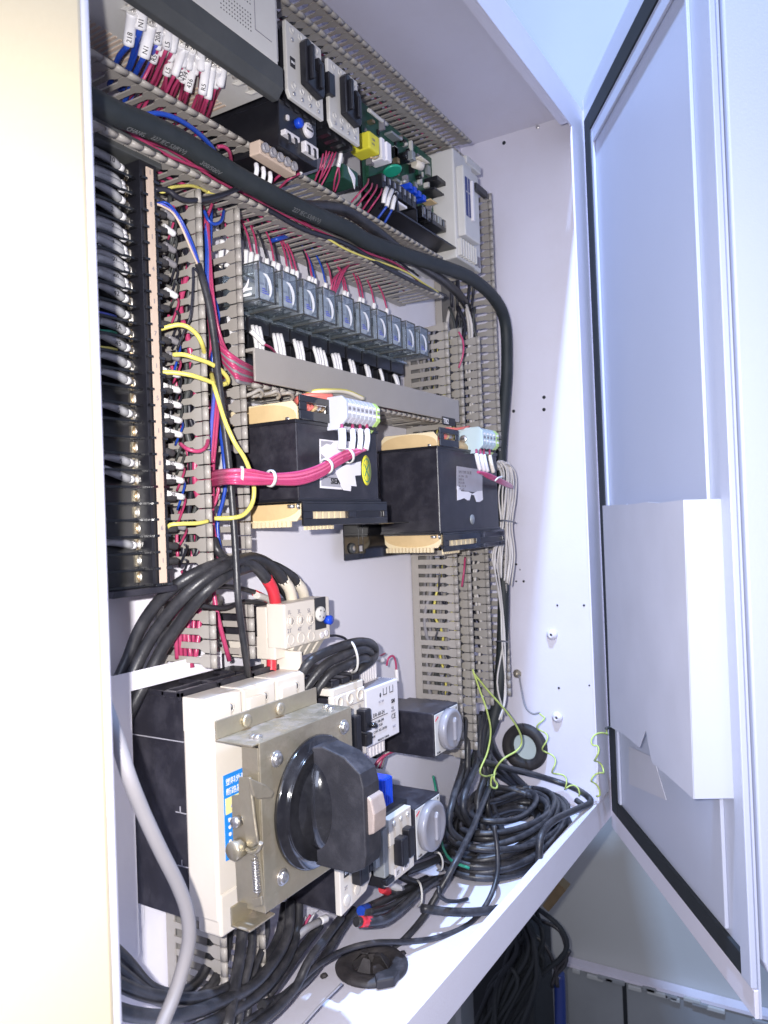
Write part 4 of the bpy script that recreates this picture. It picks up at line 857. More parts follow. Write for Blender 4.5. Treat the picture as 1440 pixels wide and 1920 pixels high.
part('socket_mark', MB().box((QX0+.043, yy-.0002, QZ1-.010), (QX0+.0438, yy, QZ1-.004)).box((QX0+.0492, yy-.0002, QZ1-.010), (QX0+.0500, yy, QZ1-.004)).box((QX0+.043, yy-.0002, QZ1-.0108), (QX0+.050, yy, QZ1-.0100)), 'ink', t)
b = MB().lathe([(.0015, 0), (0, .0002)], (0, 0, 0), (0, -1, 0), 12); b.v = [V((QX0+.0260+p.x, yy+p.y, QZ1-.0095+p.z*1.6)) for p in b.v]; part('led_mark', b, 'ink', t)
FT('DC OK', .0030, QX0+.022, QZ1-.0165, yy, 'ink_soft', t)
FT('OL DR-60-24', .0052, QX0+.003, QZ1-.0280, yy, 'ink', t); part('rule', MB().box((QX0+.002, yy-.0002, QZ1-.0298), (QX0+.038, yy, QZ1-.0292)), 'ink', t)
FT('INPUT 100-240', .0036, QX0+.007, QZ1-.0345, yy, 'ink', t); FT('24V  2.5A', .0034, QX0+.014, QZ1-.0385, yy, 'ink', t)
FT('IND. CONT. EQ. LISTED', .0030, QX0+.004, QZ1-.0430, yy, 'ink', t); FT('18WM', .0034, QX0+.004, QZ1-.0470, yy, 'ink', t)
FT('CE', .0070, QX0+.0445, QZ1-.0370, yy, 'ink', t); FT('SM', .0052, QX0+.0455, QZ1-.0215, yy, 'ink', t, bold=.0002); FT('US', .0034, QX0+.0455, QZ1-.0275, yy, 'ink', t); FT('LISTED', .0024, QX0+.0445, QZ1-.0300, yy, 'ink_soft', t)
FT('NU', .0036, QX0+.0465, QZ1-.0460, yy, 'ink_soft', t); FT('MADE IN CHINA', .0028, QX0+.018, QZ1-.0520, yy, 'ink', t)
# ---------------- timers with round clear dials
def timer(x0, x1, z0, z1, y, yb, label):
    t = thing('timer', ((x0+x1)/2, .5, z0), label, 'timer', 'square black timers with round dials')
    part('case', MB().box((x0, y, z0), (x1, yb, z1)), 'black', t, .0012)
    part('face', MB().box((x0+.0018, y-.0008, z0+.0018), (x1-.0018, y+.0001, z1-.0018)), 'light_grey', t, .0004)
    cx, cz = (x0+x1)/2+.0005, (z0+z1)/2+.0008; r = min(x1-x0, z1-z0)*.47
    part('dial', MB().lathe([(r, 0), (r, .0060), (r*.95, .0076), (r*.80, .0083), (r*.72, .0074), (0, .0088)], (cx, y-.0008, cz), (0, -1, 0), 40), 'dial', t)
    part('dial_pointer', MB().prism([(cx-r*.12, cz-r*.55), (cx+r*.16, cz-r*.50), (cx+r*.20, cz+r*.45), (cx+r*.02, cz+r*.62), (cx-r*.12, cz+r*.40)], 1, y-.0120, y-.0080), 'dial', t, .0015)
    part('brand_tick', MB().prism([(x0+.003, z1-.009), (x0+.010, z1-.0055), (x0+.009, z1-.0045), (x0+.003, z1-.0075)], 1, y-.0011, y-.0008), 'red_sleeve', t)
    FT('0-60s', .0035, x0+.0040, z0+.0030, y-.0008, 'ink', t); part('lamp_dot', MB().lathe([(.0014, 0), (0, .0003)], (x1-.006, y-.0009, z1-.005), (0, -1, 0), 10), 'ink', t)
    part('socket', MB().box((x0+.004, yb+.0002, z0+.002), (x1-.004, .498, z1-.001)), 'black_clean', t, .001)
    for s, zz in ((1, z1), (-1, z0)):
        part('socket_ear', MB().box((x0+.012, .470, min(zz, zz+s*.014)), (x0+.048, .498, max(zz, zz+s*.014))), 'black_clean', t, .001)
        for k in range(2): fscrew(x0+.020+k*.020, .470, zz+s*.007, .0034, t, 'zinc' if k else 'zinc_clean')
    return t
timer(.7280, .7870, -.2500, -.2035, .390, .452, 'black square timer with clear dial, upper one right of the white supply')
timer(.6800, .7360, -.3400, -.2870, .390, .455, 'black square timer with clear dial, lower one beside the cable coil')
# ---------------- small contactor low down
y = .390
t = thing('small_contactor', (.655, .5, -.33), 'small cream faced contactor low down between rotary handle and lower timer', 'contactor')
CX0, CX1 = .6250, .6770
part('body', MB().box((CX0+.001, y+.005, -.345), (CX1-.001, .499, -.276)), 'black_clean', t, .001)
part('front_plate', MB().box((CX0, y, -.342), (CX1, y+.005, -.307)), 'cream', t, .001)
part('upper_plate', MB().box((CX0+.004, y-.002, -.3060), (CX1-.006, y+.006, -.280)), 'cream', t, .001)
for i in range(3): fscrew(CX0+.012+i*.013, y-.002, -.286, .0026, t, 'screw')
part('bridge', MB().box((CX0+.012, y-.011, -.326), (CX0+.024, y-.0003, -.300)).box((CX0+.027, y-.010, -.324), (CX0+.038, y-.0003, -.296)), 'black_clean', t, .0015)
for i in range(2): part('label_tag', MB().box((CX0+.014+i*.016, y-.0008, -.338), (CX0+.024+i*.016, y, -.330)), 'white_plastic', t); FT(['2T', '4T'][i], .0045, CX0+.016+i*.016, -.3365, y-.0008, 'ink', t)
part('grey_side', MB().box((CX0-.0085, y-.003, -.330), (CX0-.0005, y+.010, -.285)), 'alu', t, .001)
part('black_hook', MB().box((CX0-.010, y-.006, -.336), (CX0+.004, y+.001, -.3305)), 'black_clean', t, .001)
p = PY(719, 1482, .385)
part('blue_suppressor', MB().box((p.x-.0085, .380, p.z-.013), (p.x+.0075, .402, p.z+.013)), 'blue_knob', t, .0015)
for k in range(5): part('suppressor_rib', MB().box((p.x-.007+k*.003, .3790, p.z-.012), (p.x-.0055+k*.003, .3801, p.z+.012)), 'blue_knob', t)
# ================================================================== cables and wires
def PT(pts):                                          # nothing passes through the side wall
    out = []
    for u, v, y in pts:
        p = PY(u, v, y)
        if p.x > 1.109 and y > .326: p = PX(u, v, 1.109)
        out.append(p)
    return out
def cable(pts, r, m, label, cat='cable', group=None, name='black_cable', n=10, sub=6, world=False):
    P = pts if world else PT(pts)
    return solo(name, MB().tube(P, r, n, sub=sub), m, label, cat, group)
def wire(label, segs, cat='wire', group=None, name='wire', n=7, txt=None, tsz=.0048, world=False):
    """segs: (part name, material, radius, [(u, v, Y), ...]); txt is printed along the first sleeve"""
    c = PY(*segs[0][3][0]) if not world else segs[0][3][0]
    if len(segs) == 1 and not txt:
        return cable(segs[0][3], segs[0][2], segs[0][1], label, cat, group, name, n, world=world)
    t = thing(name, c, label, cat, group)
    for pn, m, r, pts in segs:
        P = pts if world else PT(pts)
        part(pn, MB().tube(P, r, n if r < .003 else 10, sub=5), m, t)
    if txt:
        s = [q for q in segs if 'sleeve' in q[0]][0]; P = s[3] if world else PT(s[3]); a, b = V(P[0]), V(P[-1]); r = s[2]
        lettering(txt, tsz, a, b, r, t)
    return t
def lettering(txt, sz, a, b, r, t, m='ink', flip=False):
    if (b-a).dot(V((0, 0, 1))) < 0: a, b = b, a
    ax = (b-a).normalized(); mid = (a+b)/2; vw = (-mid).normalized(); nn = (vw-ax*vw.dot(ax)).normalized()
    yd = nn.cross(ax)
    L_ = (b-a).length*.16
    o = a+ax*L_+nn*(r+.0002)-yd*sz*.36
    text(txt, sz, o, ax, yd, m, t)
ORD = ['first', 'second', 'third', 'fourth', 'fifth', 'sixth', 'seventh', 'eighth', 'ninth', 'tenth', 'eleventh', 'twelfth', 'thirteenth', 'fourteenth', 'fifteenth', 'sixteenth', 'seventeenth', 'eighteenth', 'nineteenth', 'twentieth',
       'twenty first', 'twenty second', 'twenty third', 'twenty fourth', 'twenty fifth', 'twenty sixth', 'twenty seventh', 'twenty eighth', 'twenty ninth', 'thirtieth', 'thirty first', 'thirty second']
# ---------------- the thick printed cable
yc = .4215
big = [(150, 176, .405), (213, 210, .410), (280, 237, .416), (347, 270, yc), (447, 332, yc), (547, 384, yc), (647, 428, yc), (687, 452, yc), (753, 476, yc), (820, 497, yc), (880, 520, yc), (925, 558, .423), (947, 605, .425), (950, 690, .428), (946, 758, .432), (940, 830, .436), (938, 900, .438), (941, 1000, .440), (944, 1100, .440), (942, 1200, .441), (936, 1290, .442), (925, 1350, .446), (905, 1395, .455), (885, 1440, .465)]
t = thing('thick_printed_cable', PY(347, 270, yc), 'thickest black cable, white print on it, crossing the cabinet and bending down right', 'cable')
part('jacket', MB().tube(PT(big), .0083, 18, sub=8), 'cable_green', t)
P = PT(big)
def print_on(txt, sz, p0, p1, off, r, t, m='print_faint'):
    ax = (p1-p0).normalized(); vw = (-p0).normalized(); nn = (vw-ax*vw.dot(ax)).normalized(); yd = nn.cross(ax)
    if yd.z < 0: yd = -yd
    a = math.asin(max(-1, min(1, off))); n2 = nn*math.cos(a)+yd*math.sin(a); y2 = yd*math.cos(a)-nn*math.sin(a)
    text(txt, sz, p0+n2*(r+.0002)-y2*sz*.35, ax, y2, m, t)
print_on('CHANG', .0052, PY(228, 219, .4105), PY(290, 245, .4165), -.62, .0083, t, 'print_faint')
print_on('227 IEC 53(RVV)', .0056, PY(277, 236, .4155), PY(347, 270, yc), -.62, .0083, t, 'print_faint')
print_on('300/500V', .0056, PY(372, 287, yc), PY(447, 332, yc), -.55, .0083, t, 'print_faint')
print_on('227 IEC 53(RVV)', .0060, PY(540, 380, yc), PY(600, 408, yc), -.35, .0083, t)
cable([(500, 360, .432), (560, 385, .436), (640, 392, .436), (700, 430, .432), (760, 478, .430), (822, 520, .438), (858, 550, .455), (878, 580, .480), (885, 610, .492)], .0058, 'cable', 'medium black cable running just behind the thick printed one')
cable([(430, 360, .44), (500, 392, .435), (570, 430, .428), (650, 458, .427), (720, 500, .428), (790, 535, .430), (835, 555, .44)], .0024, 'yellow_wire' if 0 else 'black_wire', 'thin black wire along the ridge of the upper duct', 'wire', name='wire')
wire('thin yellow wire wavering along the duct ridge above the relays', [('w', 'yellow_wire', .0011, [(585, 432, .429), (615, 448, .427), (650, 468, .426), (690, 484, .426), (730, 497, .427), (765, 512, .428), (800, 535, .430), (822, 548, .434)])])
# vertical thin sheathed cable
t = thing('sheathed_control_cable', PY(402, 640, .424), 'slim black sheathed cable hanging in front of the tall duct down to the breaker', 'cable')
vc = [(372, 497, .434), (380, 525, .428), (391, 570, .425), (402, 640, .424), (409, 705, .422), (418, 780, .420), (428, 860, .418), (436, 950, .417), (442, 1040, .416), (447, 1130, .415), (456, 1200, .420), (463, 1250, .432), (466, 1275, .445)]
part('sheath', MB().tube(PT(vc), .0028, 10, sub=6), 'cable', t)
for i, (m_, dx) in enumerate([('violet_wire', 0), ('strip', -3), ('blue_wire', 4)]):
    part('core', MB().tube(PT([(374+dx*.3, 502, .434), (362+dx, 470, .431), (345+dx, 430, .430), (328+dx, 400, .432), (308+dx, 384-dx, .440), (292, 382, .444)]), .0009, 6), m_, t)
wire('small black wire hooking out of the duct beside the slim sheathed cable', [('w', 'black_wire', .0009, [(372, 512, .431), (362, 503, .431), (362, 530, .431), (357, 590, .431), (345, 622, .438), (332, 655, .446)])])
# three arched black power cables to the overload relay
arch = [([(150, 1420, .485), (195, 1330, .485), (236, 1245, .482), (262, 1180, .474), (300, 1125, .458), (345, 1088, .440), (395, 1063, .430), (445, 1052, .428), (478, 1062, .428), (502, 1088, .430)], [(500, 1085, .430), (512, 1108, .431), (518, 1140, .437)], 'red_sleeve', 'front arched black power cable ending in a red sleeve'),
        ([(165, 1430, .482), (205, 1350, .480), (245, 1270, .477), (278, 1205, .468), (318, 1148, .452), (365, 1100, .434), (420, 1062, .424), (470, 1046, .430), (510, 1062, .434), (533, 1090, .436)], [(531, 1087, .436), (543, 1105, .437), (549, 1132, .443)], 'sleeve_cream', 'middle arched black power cable ending in a cream sleeve'),
        ([(185, 1450, .480), (230, 1360, .478), (272, 1280, .475), (308, 1210, .464), (350, 1150, .446), (397, 1098, .428), (450, 1068, .428), (505, 1060, .438), (545, 1080, .442), (556, 1094, .443)], [(554, 1091, .443), (566, 1105, .444), (573, 1130, .450)], 'sleeve_cream', 'rear arched black power cable ending in a cream sleeve')]
for k, (pts, sl, ms, lb) in enumerate(arch):
    wire(lb, [('jacket', 'cable', .0049, pts), ('sleeve', ms, .0052, sl)], 'cable', 'arched black power cables', 'power_cable')
cable([(400, 1010, .445), (410, 1035, .44), (435, 1052, .44), (470, 1045, .442), (490, 1055, .448), (520, 1095, .455), (540, 1120, .46)], .0034, 'cable', 'black cable drooping from the duct behind the arched cables', name='power_cable')
for k, (pts, lb) in enumerate([([(360, 1108, .446), (420, 1100, .45), (470, 1108, .452), (510, 1125, .455)], 'upper of two thin black cables crossing to the red sleeve'),
                               ([(370, 1135, .448), (420, 1140, .45), (460, 1128, .452), (505, 1135, .455)], 'lower of two thin black cables crossing to the red sleeve')]):
    wire(lb, [('jacket', 'cable', .0022, pts), ('sleeve', 'red_sleeve' if k == 0 else 'light_grey', .0030, [(p[0], p[1], p[2]) for p in ([(478, 1112, .452), (495, 1120, .453), (512, 1133, .456)] if k == 0 else [(480, 1116, .45), (500, 1122, .452), (508, 1130, .455)])])], 'cable', name='power_cable')
p = PY(397, 1127, .486); b = MB().lathe([(.0085, 0), (.0085, .002), (.006, .003), (.006, .008), (.004, .009), (0, .009)], p, (0, -1, 0), 14); o = solo('earth_bolt', b, 'zinc_clean', 'shiny earth bolt on the mounting plate above the duct stub', 'bolt')
# looped bundle between overload relay and starter
LP = [([(551, 1312, .432), (556, 1285, .424), (577, 1244, .412), (620, 1219, .406), (669, 1204, .404), (696, 1207, .410), (703, 1222, .422), (694, 1240, .434), (672, 1262, .440)], [(672, 1262, .440), (655, 1275, .441), (640, 1288, .441)], 'sleeve_cream'),
      ([(560, 1318, .430), (570, 1296, .422), (606, 1250, .411), (640, 1230, .405), (675, 1217, .404), (692, 1222, .414), (694, 1236, .426), (676, 1255, .438), (655, 1272, .440)], [(655, 1272, .440), (638, 1284, .441), (622, 1297, .441)], 'sleeve'),
      ([(576, 1322, .428), (590, 1302, .420), (618, 1264, .410), (652, 1246, .404), (680, 1234, .406), (690, 1242, .418), (672, 1262, .432), (650, 1278, .438)], [(650, 1278, .438), (630, 1290, .440), (612, 1302, .440)], 'sleeve_cream'),
      ([(640, 1290, .436), (655, 1270, .424), (676, 1254, .414), (694, 1240, .412), (703, 1226, .420), (698, 1212, .428)], [(578, 1300, .420), (568, 1312, .421), (556, 1326, .424)], 'light_grey')]
for k, (pts, sl, ms) in enumerate(LP):
    wire(['outermost', 'second', 'third', 'innermost'][k]+' black cable of the tied loop above the rotary switch bracket', [('jacket', 'cable', .0043, pts), ('sleeve', ms, .0046, sl)], 'cable', 'tied loop of black cables', 'power_cable')
c0, c1 = PY(655, 1200, .402), PY(667, 1262, .405)
tie = [PY(u, v, y) for u, v, y in [(648, 1202, .412), (660, 1205, .400), (668, 1222, .396), (671, 1240, .396), (668, 1256, .400), (658, 1262, .412)]]
solo('cable_tie', MB().tube(tie, .0012, 6), 'light_grey', 'grey nylon tie round the looped black cables', 'cable tie', 'nylon cable ties')
wire('thin blue black wire curling out to the right of the middle overload relay', [('w', 'black_wire', .0012, [(618, 1192, .43), (632, 1192, .43), (648, 1198, .432), (655, 1215, .44), (645, 1240, .45)])])
wire('red wire with white sleeve looping up at the upper timer socket', [('conductor', 'red_wire', .0012, [(725, 1248, .46), (728, 1235, .458), (737, 1230, .456), (742, 1242, .455), (743, 1258, .455)]), ('sleeve', 'sleeve', .0024, [(743, 1255, .455), (744, 1268, .455), (745, 1280, .455)])])
wire('clear sleeve end lying on top of the white power supply', [('conductor', 'red_wire', .0011, [(722, 1225, .47), (712, 1230, .465), (700, 1232, .46)]), ('sleeve', 'sleeve', .0034, [(718, 1238, .46), (706, 1234, .46), (697, 1240, .458)])])
# under the overload relay, sleeves going down into the starter row
for k, (u, ms) in enumerate([(508, 'red_sleeve'), (527, 'sleeve'), (546, 'sleeve_cream')]):
    wire(['red sleeved', 'white sleeved', 'cream sleeved'][k]+' cable end dropping from the overload relay towards the breaker', [('sleeve', ms, .0044, [(u, 1205, .445), (u+1, 1235, .442), (u+1, 1262, .440)]), ('jacket', 'cable', .0040, [(u+1, 1258, .440), (u+2, 1290, .436)])], 'cable', 'sleeved cable ends under the overload relay', 'power_cable')
# grey cable at the near left
cable([(150, 1180, .40), (200, 1330, .372), (224, 1400, .365), (242, 1457, .360), (269, 1525, .358), (302, 1596, .356), (332, 1656, .355), (350, 1705, .355), (355, 1752, .356), (347, 1799, .358), (328, 1862, .36), (303, 1925, .362), (280, 1990, .365)], .0043, 'grey_cable', 'thick grey cable hanging down in front of the big breaker', name='grey_cable', n=14)
# black power cables leaving the breaker at the bottom
bot = [([(455, 1735, .44), (450, 1790, .43), (440, 1850, .42), (425, 1930, .40)], .0046), ([(475, 1725, .44), (470, 1790, .43), (455, 1860, .42), (445, 1930, .41)], .0034),
       ([(500, 1700, .45), (498, 1760, .44), (475, 1830, .43), (462, 1925, .42)], .0030),
       ([(545, 1690, .45), (540, 1750, .44), (515, 1800, .43), (470, 1850, .42), (400, 1885, .41), (330, 1905, .40), (240, 1900, .39), (150, 1860, .38)], .0046),
       ([(560, 1690, .455), (556, 1750, .445), (530, 1810, .435), (490, 1860, .425), (420, 1905, .41), (360, 1935, .40)], .0046),
       ([(535, 1695, .46), (525, 1750, .452), (500, 1795, .445), (450, 1840, .43), (380, 1870, .415), (300, 1870, .405), (235, 1850, .395), (150, 1800, .385)], .0044),
       ([(430, 1740, .46), (420, 1800, .45), (395, 1850, .44), (350, 1880, .425), (290, 1870, .41), (235, 1830, .40), (160, 1770, .39)], .0042),
       ([(400, 1745, .47), (392, 1800, .46), (370, 1840, .45), (330, 1865, .43), (280, 1850, .42), (235, 1800, .41), (160, 1730, .40)], .0042)]
bl = ['thick black cable dropping straight from the breaker to the frame bottom', 'slimmer black cable just right of the thick dropping one', 'third thin black cable dropping below the bracket tab',
      'front cable of the bundle sweeping left under the breaker', 'outer cable of the bundle sweeping left, lowest at the picture bottom', 'rear cable of the bundle sweeping left under the breaker',
      'black cable curving out behind the grey cable, left of the bundle', 'leftmost black cable curving up behind the near post']
for k, (pts, r) in enumerate(bot): cable(pts, r, 'cable', bl[k], group='black cables below the breaker', name='power_cable')
for k, pts in enumerate([[(640, 1720, .43), (610, 1760, .425), (580, 1800, .42), (555, 1850, .42), (520, 1890, .415), (470, 1930, .41)], [(665, 1705, .44), (640, 1740, .44), (610, 1790, .435), (575, 1835, .43), (530, 1870, .43), (490, 1885, .42)], [(600, 1735, .45), (565, 1780, .445), (530, 1830, .44), (500, 1870, .435)]]):
    cable(pts, .0040, 'cable', ['front black cable slanting from the starter to the cabinet floor', 'second black cable slanting from the starter, white tip beside it', 'short black cable slanting behind the other two'][k], group='black cables slanting below the starter', name='power_cable')
wire('white plastic cable tip beside the starter foot', [('sleeve', 'sleeve', .0036, [(612, 1722, .435), (600, 1727, .435)]), ('jacket', 'grey_cable', .0034, [(600, 1727, .435), (570, 1745, .44), (540, 1780, .45)])], 'cable', name='cable_end')
for k in range(5):
    wire(ORD[k]+' faded pink wire behind the breaker cables, above the floor', [('w', 'red_wire' if k % 2 else 'label_silver', .0014, [(590-k*8, 1712+k*3, .47), (570-k*8, 1745+k*4, .475), (540-k*8, 1790+k*5, .475), (515-k*6, 1835, .47)])], group='faded wires behind the breaker cables')
# cables leaving the starter and small contactor to the right
rt = [([(668, 1728, .40), (700, 1728, .395), (724, 1722, .395), (755, 1700, .40), (785, 1672, .41), (815, 1650, .42)], .0045, 'red_sleeve', [(676, 1728, .398), (698, 1728, .396)], 'nearest black cable with a red band running right from the starter'),
      ([(690, 1712, .41), (730, 1702, .41), (770, 1680, .415), (800, 1662, .42), (830, 1650, .43)], .0040, None, None, 'black cable behind the red banded one, second from below'),
      ([(680, 1706, .42), (715, 1690, .42), (760, 1668, .42), (800, 1648, .43)], .0042, 'blue_wire', [(676, 1708, .419), (690, 1702, .42)], 'black cable with a blue end beside the starter foot'),
      ([(718, 1668, .42), (750, 1680, .42), (780, 1665, .425), (815, 1650, .43)], .0038, 'red_sleeve', [(716, 1667, .419), (728, 1672, .42)], 'black cable with a small red band below the small contactor'),
      ([(745, 1640, .42), (780, 1655, .42), (805, 1650, .425), (835, 1645, .43)], .0038, 'sleeve', [(722, 1655, .42), (752, 1668, .42)], 'black cable with a white sleeve below the small contactor'),
      ([(760, 1615, .42), (800, 1600, .43), (830, 1590, .44), (850, 1592, .445)], .0040, None, None, 'upper black cable passing beneath the lower timer'),
      ([(760, 1635, .42), (800, 1620, .43), (835, 1605, .44), (860, 1600, .445)], .0040, None, None, 'lower black cable passing beneath the lower timer')]
for k, (pts, r, ms, sl, lb) in enumerate(rt):
    segs = [('jacket', 'cable', r, pts)]
    if ms: segs.append(('sleeve', ms, r*1.07, sl))
    wire(lb, segs, 'cable', 'black cables right of the starter', 'power_cable')
solo('cable_tie', MB().tube(PT([(782, 1650, .415), (788, 1658, .405), (791, 1675, .402), (790, 1692, .402), (784, 1700, .41)]), .0012, 6), 'light_grey', 'grey nylon tie standing up round the cables right of the starter', 'cable tie', 'nylon cable ties')
solo('cable_tie', MB().tube(PT([(812, 1598, .43), (824, 1600, .42), (830, 1615, .418), (828, 1630, .42), (820, 1632, .43)]), .0012, 6), 'light_grey', 'curved grey nylon tie under the lower timer', 'cable tie', 'nylon cable ties')
# ---------------- the coil on the floor
cc = V((.955, .408, ZFL)); ct = thing('cable_coil', cc, 'large coil of black cable lying in the right corner of the cabinet floor', 'cable coil')
def ring(rx, ry, z, r, ph=0, tilt=0, ox=0, oy=0, m='cable', a0=0, a1=2*PI, wob=.002):
    P = []; n = 40; s1, s2 = random.uniform(0, 6), random.uniform(0, 6)
    for k in range(n+1):
        a = a0+(a1-a0)*k/n; w1 = wob*math.sin(2*a+s1)+wob*.6*math.sin(3*a+s2)
        P.append(V((cc.x+ox+(rx+w1)*math.cos(a), cc.y+oy+(ry+w1)*math.sin(a), ZFL+z+tilt*math.sin(a+ph)+.5*w1)))
    part('loop', MB().tube(P, r, 9, sub=2), m, ct)
for i in range(15):
    lay, col_ = i//5, i % 5
    ring(.126-.0095*col_-.004*lay, .074-.0075*col_-.003*lay, .006+.0085*lay+.0012*col_, .0042+.0006*(i % 3), random.uniform(0, 6), .002+.004*lay, -.003*lay, .000, wob=.0026)
for i in range(5): ring(.120-.013*i, .070-.009*i, .033+.003*i, .0040, random.uniform(0, 6), .007, random.uniform(-.006, .006), random.uniform(-.003, .004), wob=.005)
for i in range(6):   # strands rising from the coil towards the duct mouth
    u0 = 872+i*9
    j_ = lambda a: random.uniform(-a, a)
    pts = [PY(u0+2+j_(6), 1330+i*5, .452), PY(u0+j_(8), 1390+i*4, .448+j_(.006)), PY(u0-8+i*3+j_(10), 1440+j_(12), .445+j_(.006)), PY(845+i*16+j_(12), 1500+i*3, .435+j_(.006)), PY(855+i*22+j_(14), 1560+i*4+j_(8), .425), PY(900+i*26+j_(20), 1600-i*4+j_(10), .41)]
    pts = [p if p.x < 1.109 else p*(1.109/p.x) for p in pts]
    cable(pts, .0042+.0005*(i % 2), 'cable', ORD[i]+' black strand from the left running down out of the duct mouth into the coil', 'cable', 'black strands feeding the coil', 'coil_strand', world=True)
for i in range(3):
    pts = [PY(905+i*10, 1335-i*3, .455), PY(900+i*9, 1385, .452), PY(905+i*20, 1430+i*2, .45), PY(960+i*18, 1470+i*8, .455), PY(1015+i*14, 1515+i*8, .44), PY(1040, 1560, .42)]
    pts = [p if p.x < 1.109 else p*(1.109/p.x) for p in pts]
    cable(pts, .0048, 'cable', ['left', 'middle', 'right'][i]+' thick strand arching over the back of the coil', 'cable', 'thick strands over the back of the coil', 'coil_strand', world=True)
wire('bright green wire peeping out along the left side of the coil', [('w', 'green_wire', .0016, [(812, 1455, .47), (817, 1480, .468), (822, 1530, .46), (828, 1580, .43), (845, 1612, .40), (880, 1628, .38)])])
wire('short green wire stub on the right of the coil', [('w', 'green_wire', .0022, [(1040, 1530, .40), (1048, 1540, .395), (1052, 1550, .395)])])
# loose cables on the floor
cable([(895, 1425, .44), (950, 1440, .43), (1010, 1455, .415), (1070, 1475, .39), (1100, 1492, .335), (1106, 1506, .3262), (1080, 1518, .329), (1036, 1540, .331), (1014, 1570, .331), (1010, 1620, .331), (1000, 1660, .333), (960, 1695, .345), (910, 1708, .355), (850, 1710, .375), (790, 1703, .40)], .0044, 'cable', 'thick loose black cable looping over the coil and back along the floor', n=12)
cable([(1080, 1500, .350), (1098, 1515, .334), (1104, 1535, .3265), (1094, 1552, .3265), (1078, 1562, .330)], .0038, 'cable', 'short black loop sticking out over the rim by the coil')
cable([(917, 1478, .43), (900, 1520, .41), (882, 1562, .39), (855, 1615, .385), (825, 1668, .395), (790, 1725, .405), (745, 1775, .412), (715, 1800, .415), (705, 1818, .43)], .0036, 'cable', 'black cable running from the coil down into the floor grommet', n=10)
cable([(926, 1548, .37), (932, 1590, .365), (932, 1640, .36), (915, 1690, .36), (880, 1732, .365), (820, 1758, .38), (760, 1766, .395), (700, 1768, .405), (650, 1780, .42), (600, 1806, .425), (550, 1850, .425), (500, 1890, .42), (440, 1930, .41)], .0028, 'cable', 'thin black cable snaking across the whole cabinet floor', n=9)
cable([(822, 1662, .38), (824, 1678, .378), (836, 1688, .377), (856, 1690, .376), (876, 1686, .375)], .0020, 'cable', 'short curl of black cable sheath on the floor below the coil', name='cable_scrap')
cable([(640, 1845, .40), (600, 1885, .40), (560, 1930, .40)], .0010, 'label_silver', 'thin pale string on the floor leading from the grommet', 'string', name='string')
# ---------------- grommet in the floor
gp2 = PZ(697, 1815, ZFL)
gf = thing('floor_grommet', gp2, 'round torn black rubber grommet in the cabinet floor', 'grommet')
part('flange', MB().lathe([(.0200, .0008), (.0345, .0008), (.0350, .003), (.0320, .0062), (.0260, .0072), (.0200, .0058), (.0170, .003)], gp2, (0, 0, 1), 40), 'rubber', gf)
for k in range(7):
    a0 = 2*PI*k/7+.2; a1 = a0+.75
    P = []
    for rr, hh in ((.0190, .005), (.0105, .0085+.006*(k % 2)), (.0035, .0050+.009*((k*3) % 4)/3)):
        P += [V((gp2.x+rr*math.cos(a0), gp2.y+rr*math.sin(a0), gp2.z+hh)), V((gp2.x+rr*math.cos(a1), gp2.y+rr*math.sin(a1), gp2.z+hh*.95))]
    P += [p+V((0, 0, -.0016)) for p in P]
    part('torn_flap', MB().add(P, [(0, 1, 3, 2), (2, 3, 5, 4), (6, 8, 9, 7), (8, 10, 11, 9), (0, 2, 8, 6), (2, 4, 10, 8), (1, 7, 9, 3), (3, 9, 11, 5), (4, 5, 11, 10), (0, 6, 7, 1)]), 'rubber', gf, .0004)
part('hole', MB().lathe([(.0200, .0010), (0, .0012)], gp2, (0, 0, 1), 24), 'ink', gf)
b = MB().prism([(gp2.x-.030, gp2.y-.024), (gp2.x-.018, gp2.y-.036), (gp2.x-.004, gp2.y-.034), (gp2.x-.008, gp2.y-.022), (gp2.x-.020, gp2.y-.016)], 2, ZFL+.0006, ZFL+.010); part('torn_lobe', b, 'rubber', gf, .002)
for u, v in [(755, 1790), (608, 1832)]:
    p = PZ(u, v, ZFL); solo('rubber_crumb', MB().lathe([(.004, 0), (.003, .003), (0, .0035)], p, (0, .3, 1), 6), 'rubber', 'black rubber crumb '+('right' if u > 700 else 'left')+' of the floor grommet', 'debris')
# ---------------- white wires down the right
for k in range(12):
    s = (k-5.5)*.8
    pts = [(925+abs(s)*2, 872+abs(s)*2, .425), (940+s*2.5, 864+abs(s), .42), (953+s*2.6, 880+abs(s)*2, .415), (952+s*3.4, 930, .412), (948+s*2.2, 985, .412), (945+s*5.0, 1040, .414), (942+s*3.6, 1085+s*3, .420), (936+(k % 3)*3, 1130, .425), (941+(k % 3)*2, 1200, .427)]
    if k > 2: pts = pts[:7]
    else: pts += [(945+k, 1300, .43), (930+k*4, 1350, .43)] if k else [(930, 1280, .43), (945, 1340, .43)]
    pts = [(u+random.uniform(-2.5, 2.5)*(1 if n_ else 0), v, y+random.uniform(-.004, .004)) for n_, (u, v, y) in enumerate(pts)]
    cable(pts, .0012, 'white_wire', ORD[k]+' thin white wire from the left in the tied bundle at the right duct', 'wire', 'bundle of thin white wires', 'white_wire', n=6, sub=5)
solo('cable_tie', MB().tube(PT([(928, 978, .41), (945, 976, .405), (966, 979, .41)]), .0011, 6), 'black_clean', 'black nylon tie across the bundle of white wires', 'cable tie', 'nylon cable ties')
solo('cable_tie', MB().tube(PT([(930, 1203, .42), (943, 1202, .418), (952, 1204, .42)]), .0010, 6), 'black_clean', 'black nylon tie lower down by the right duct', 'cable tie', 'nylon cable ties')
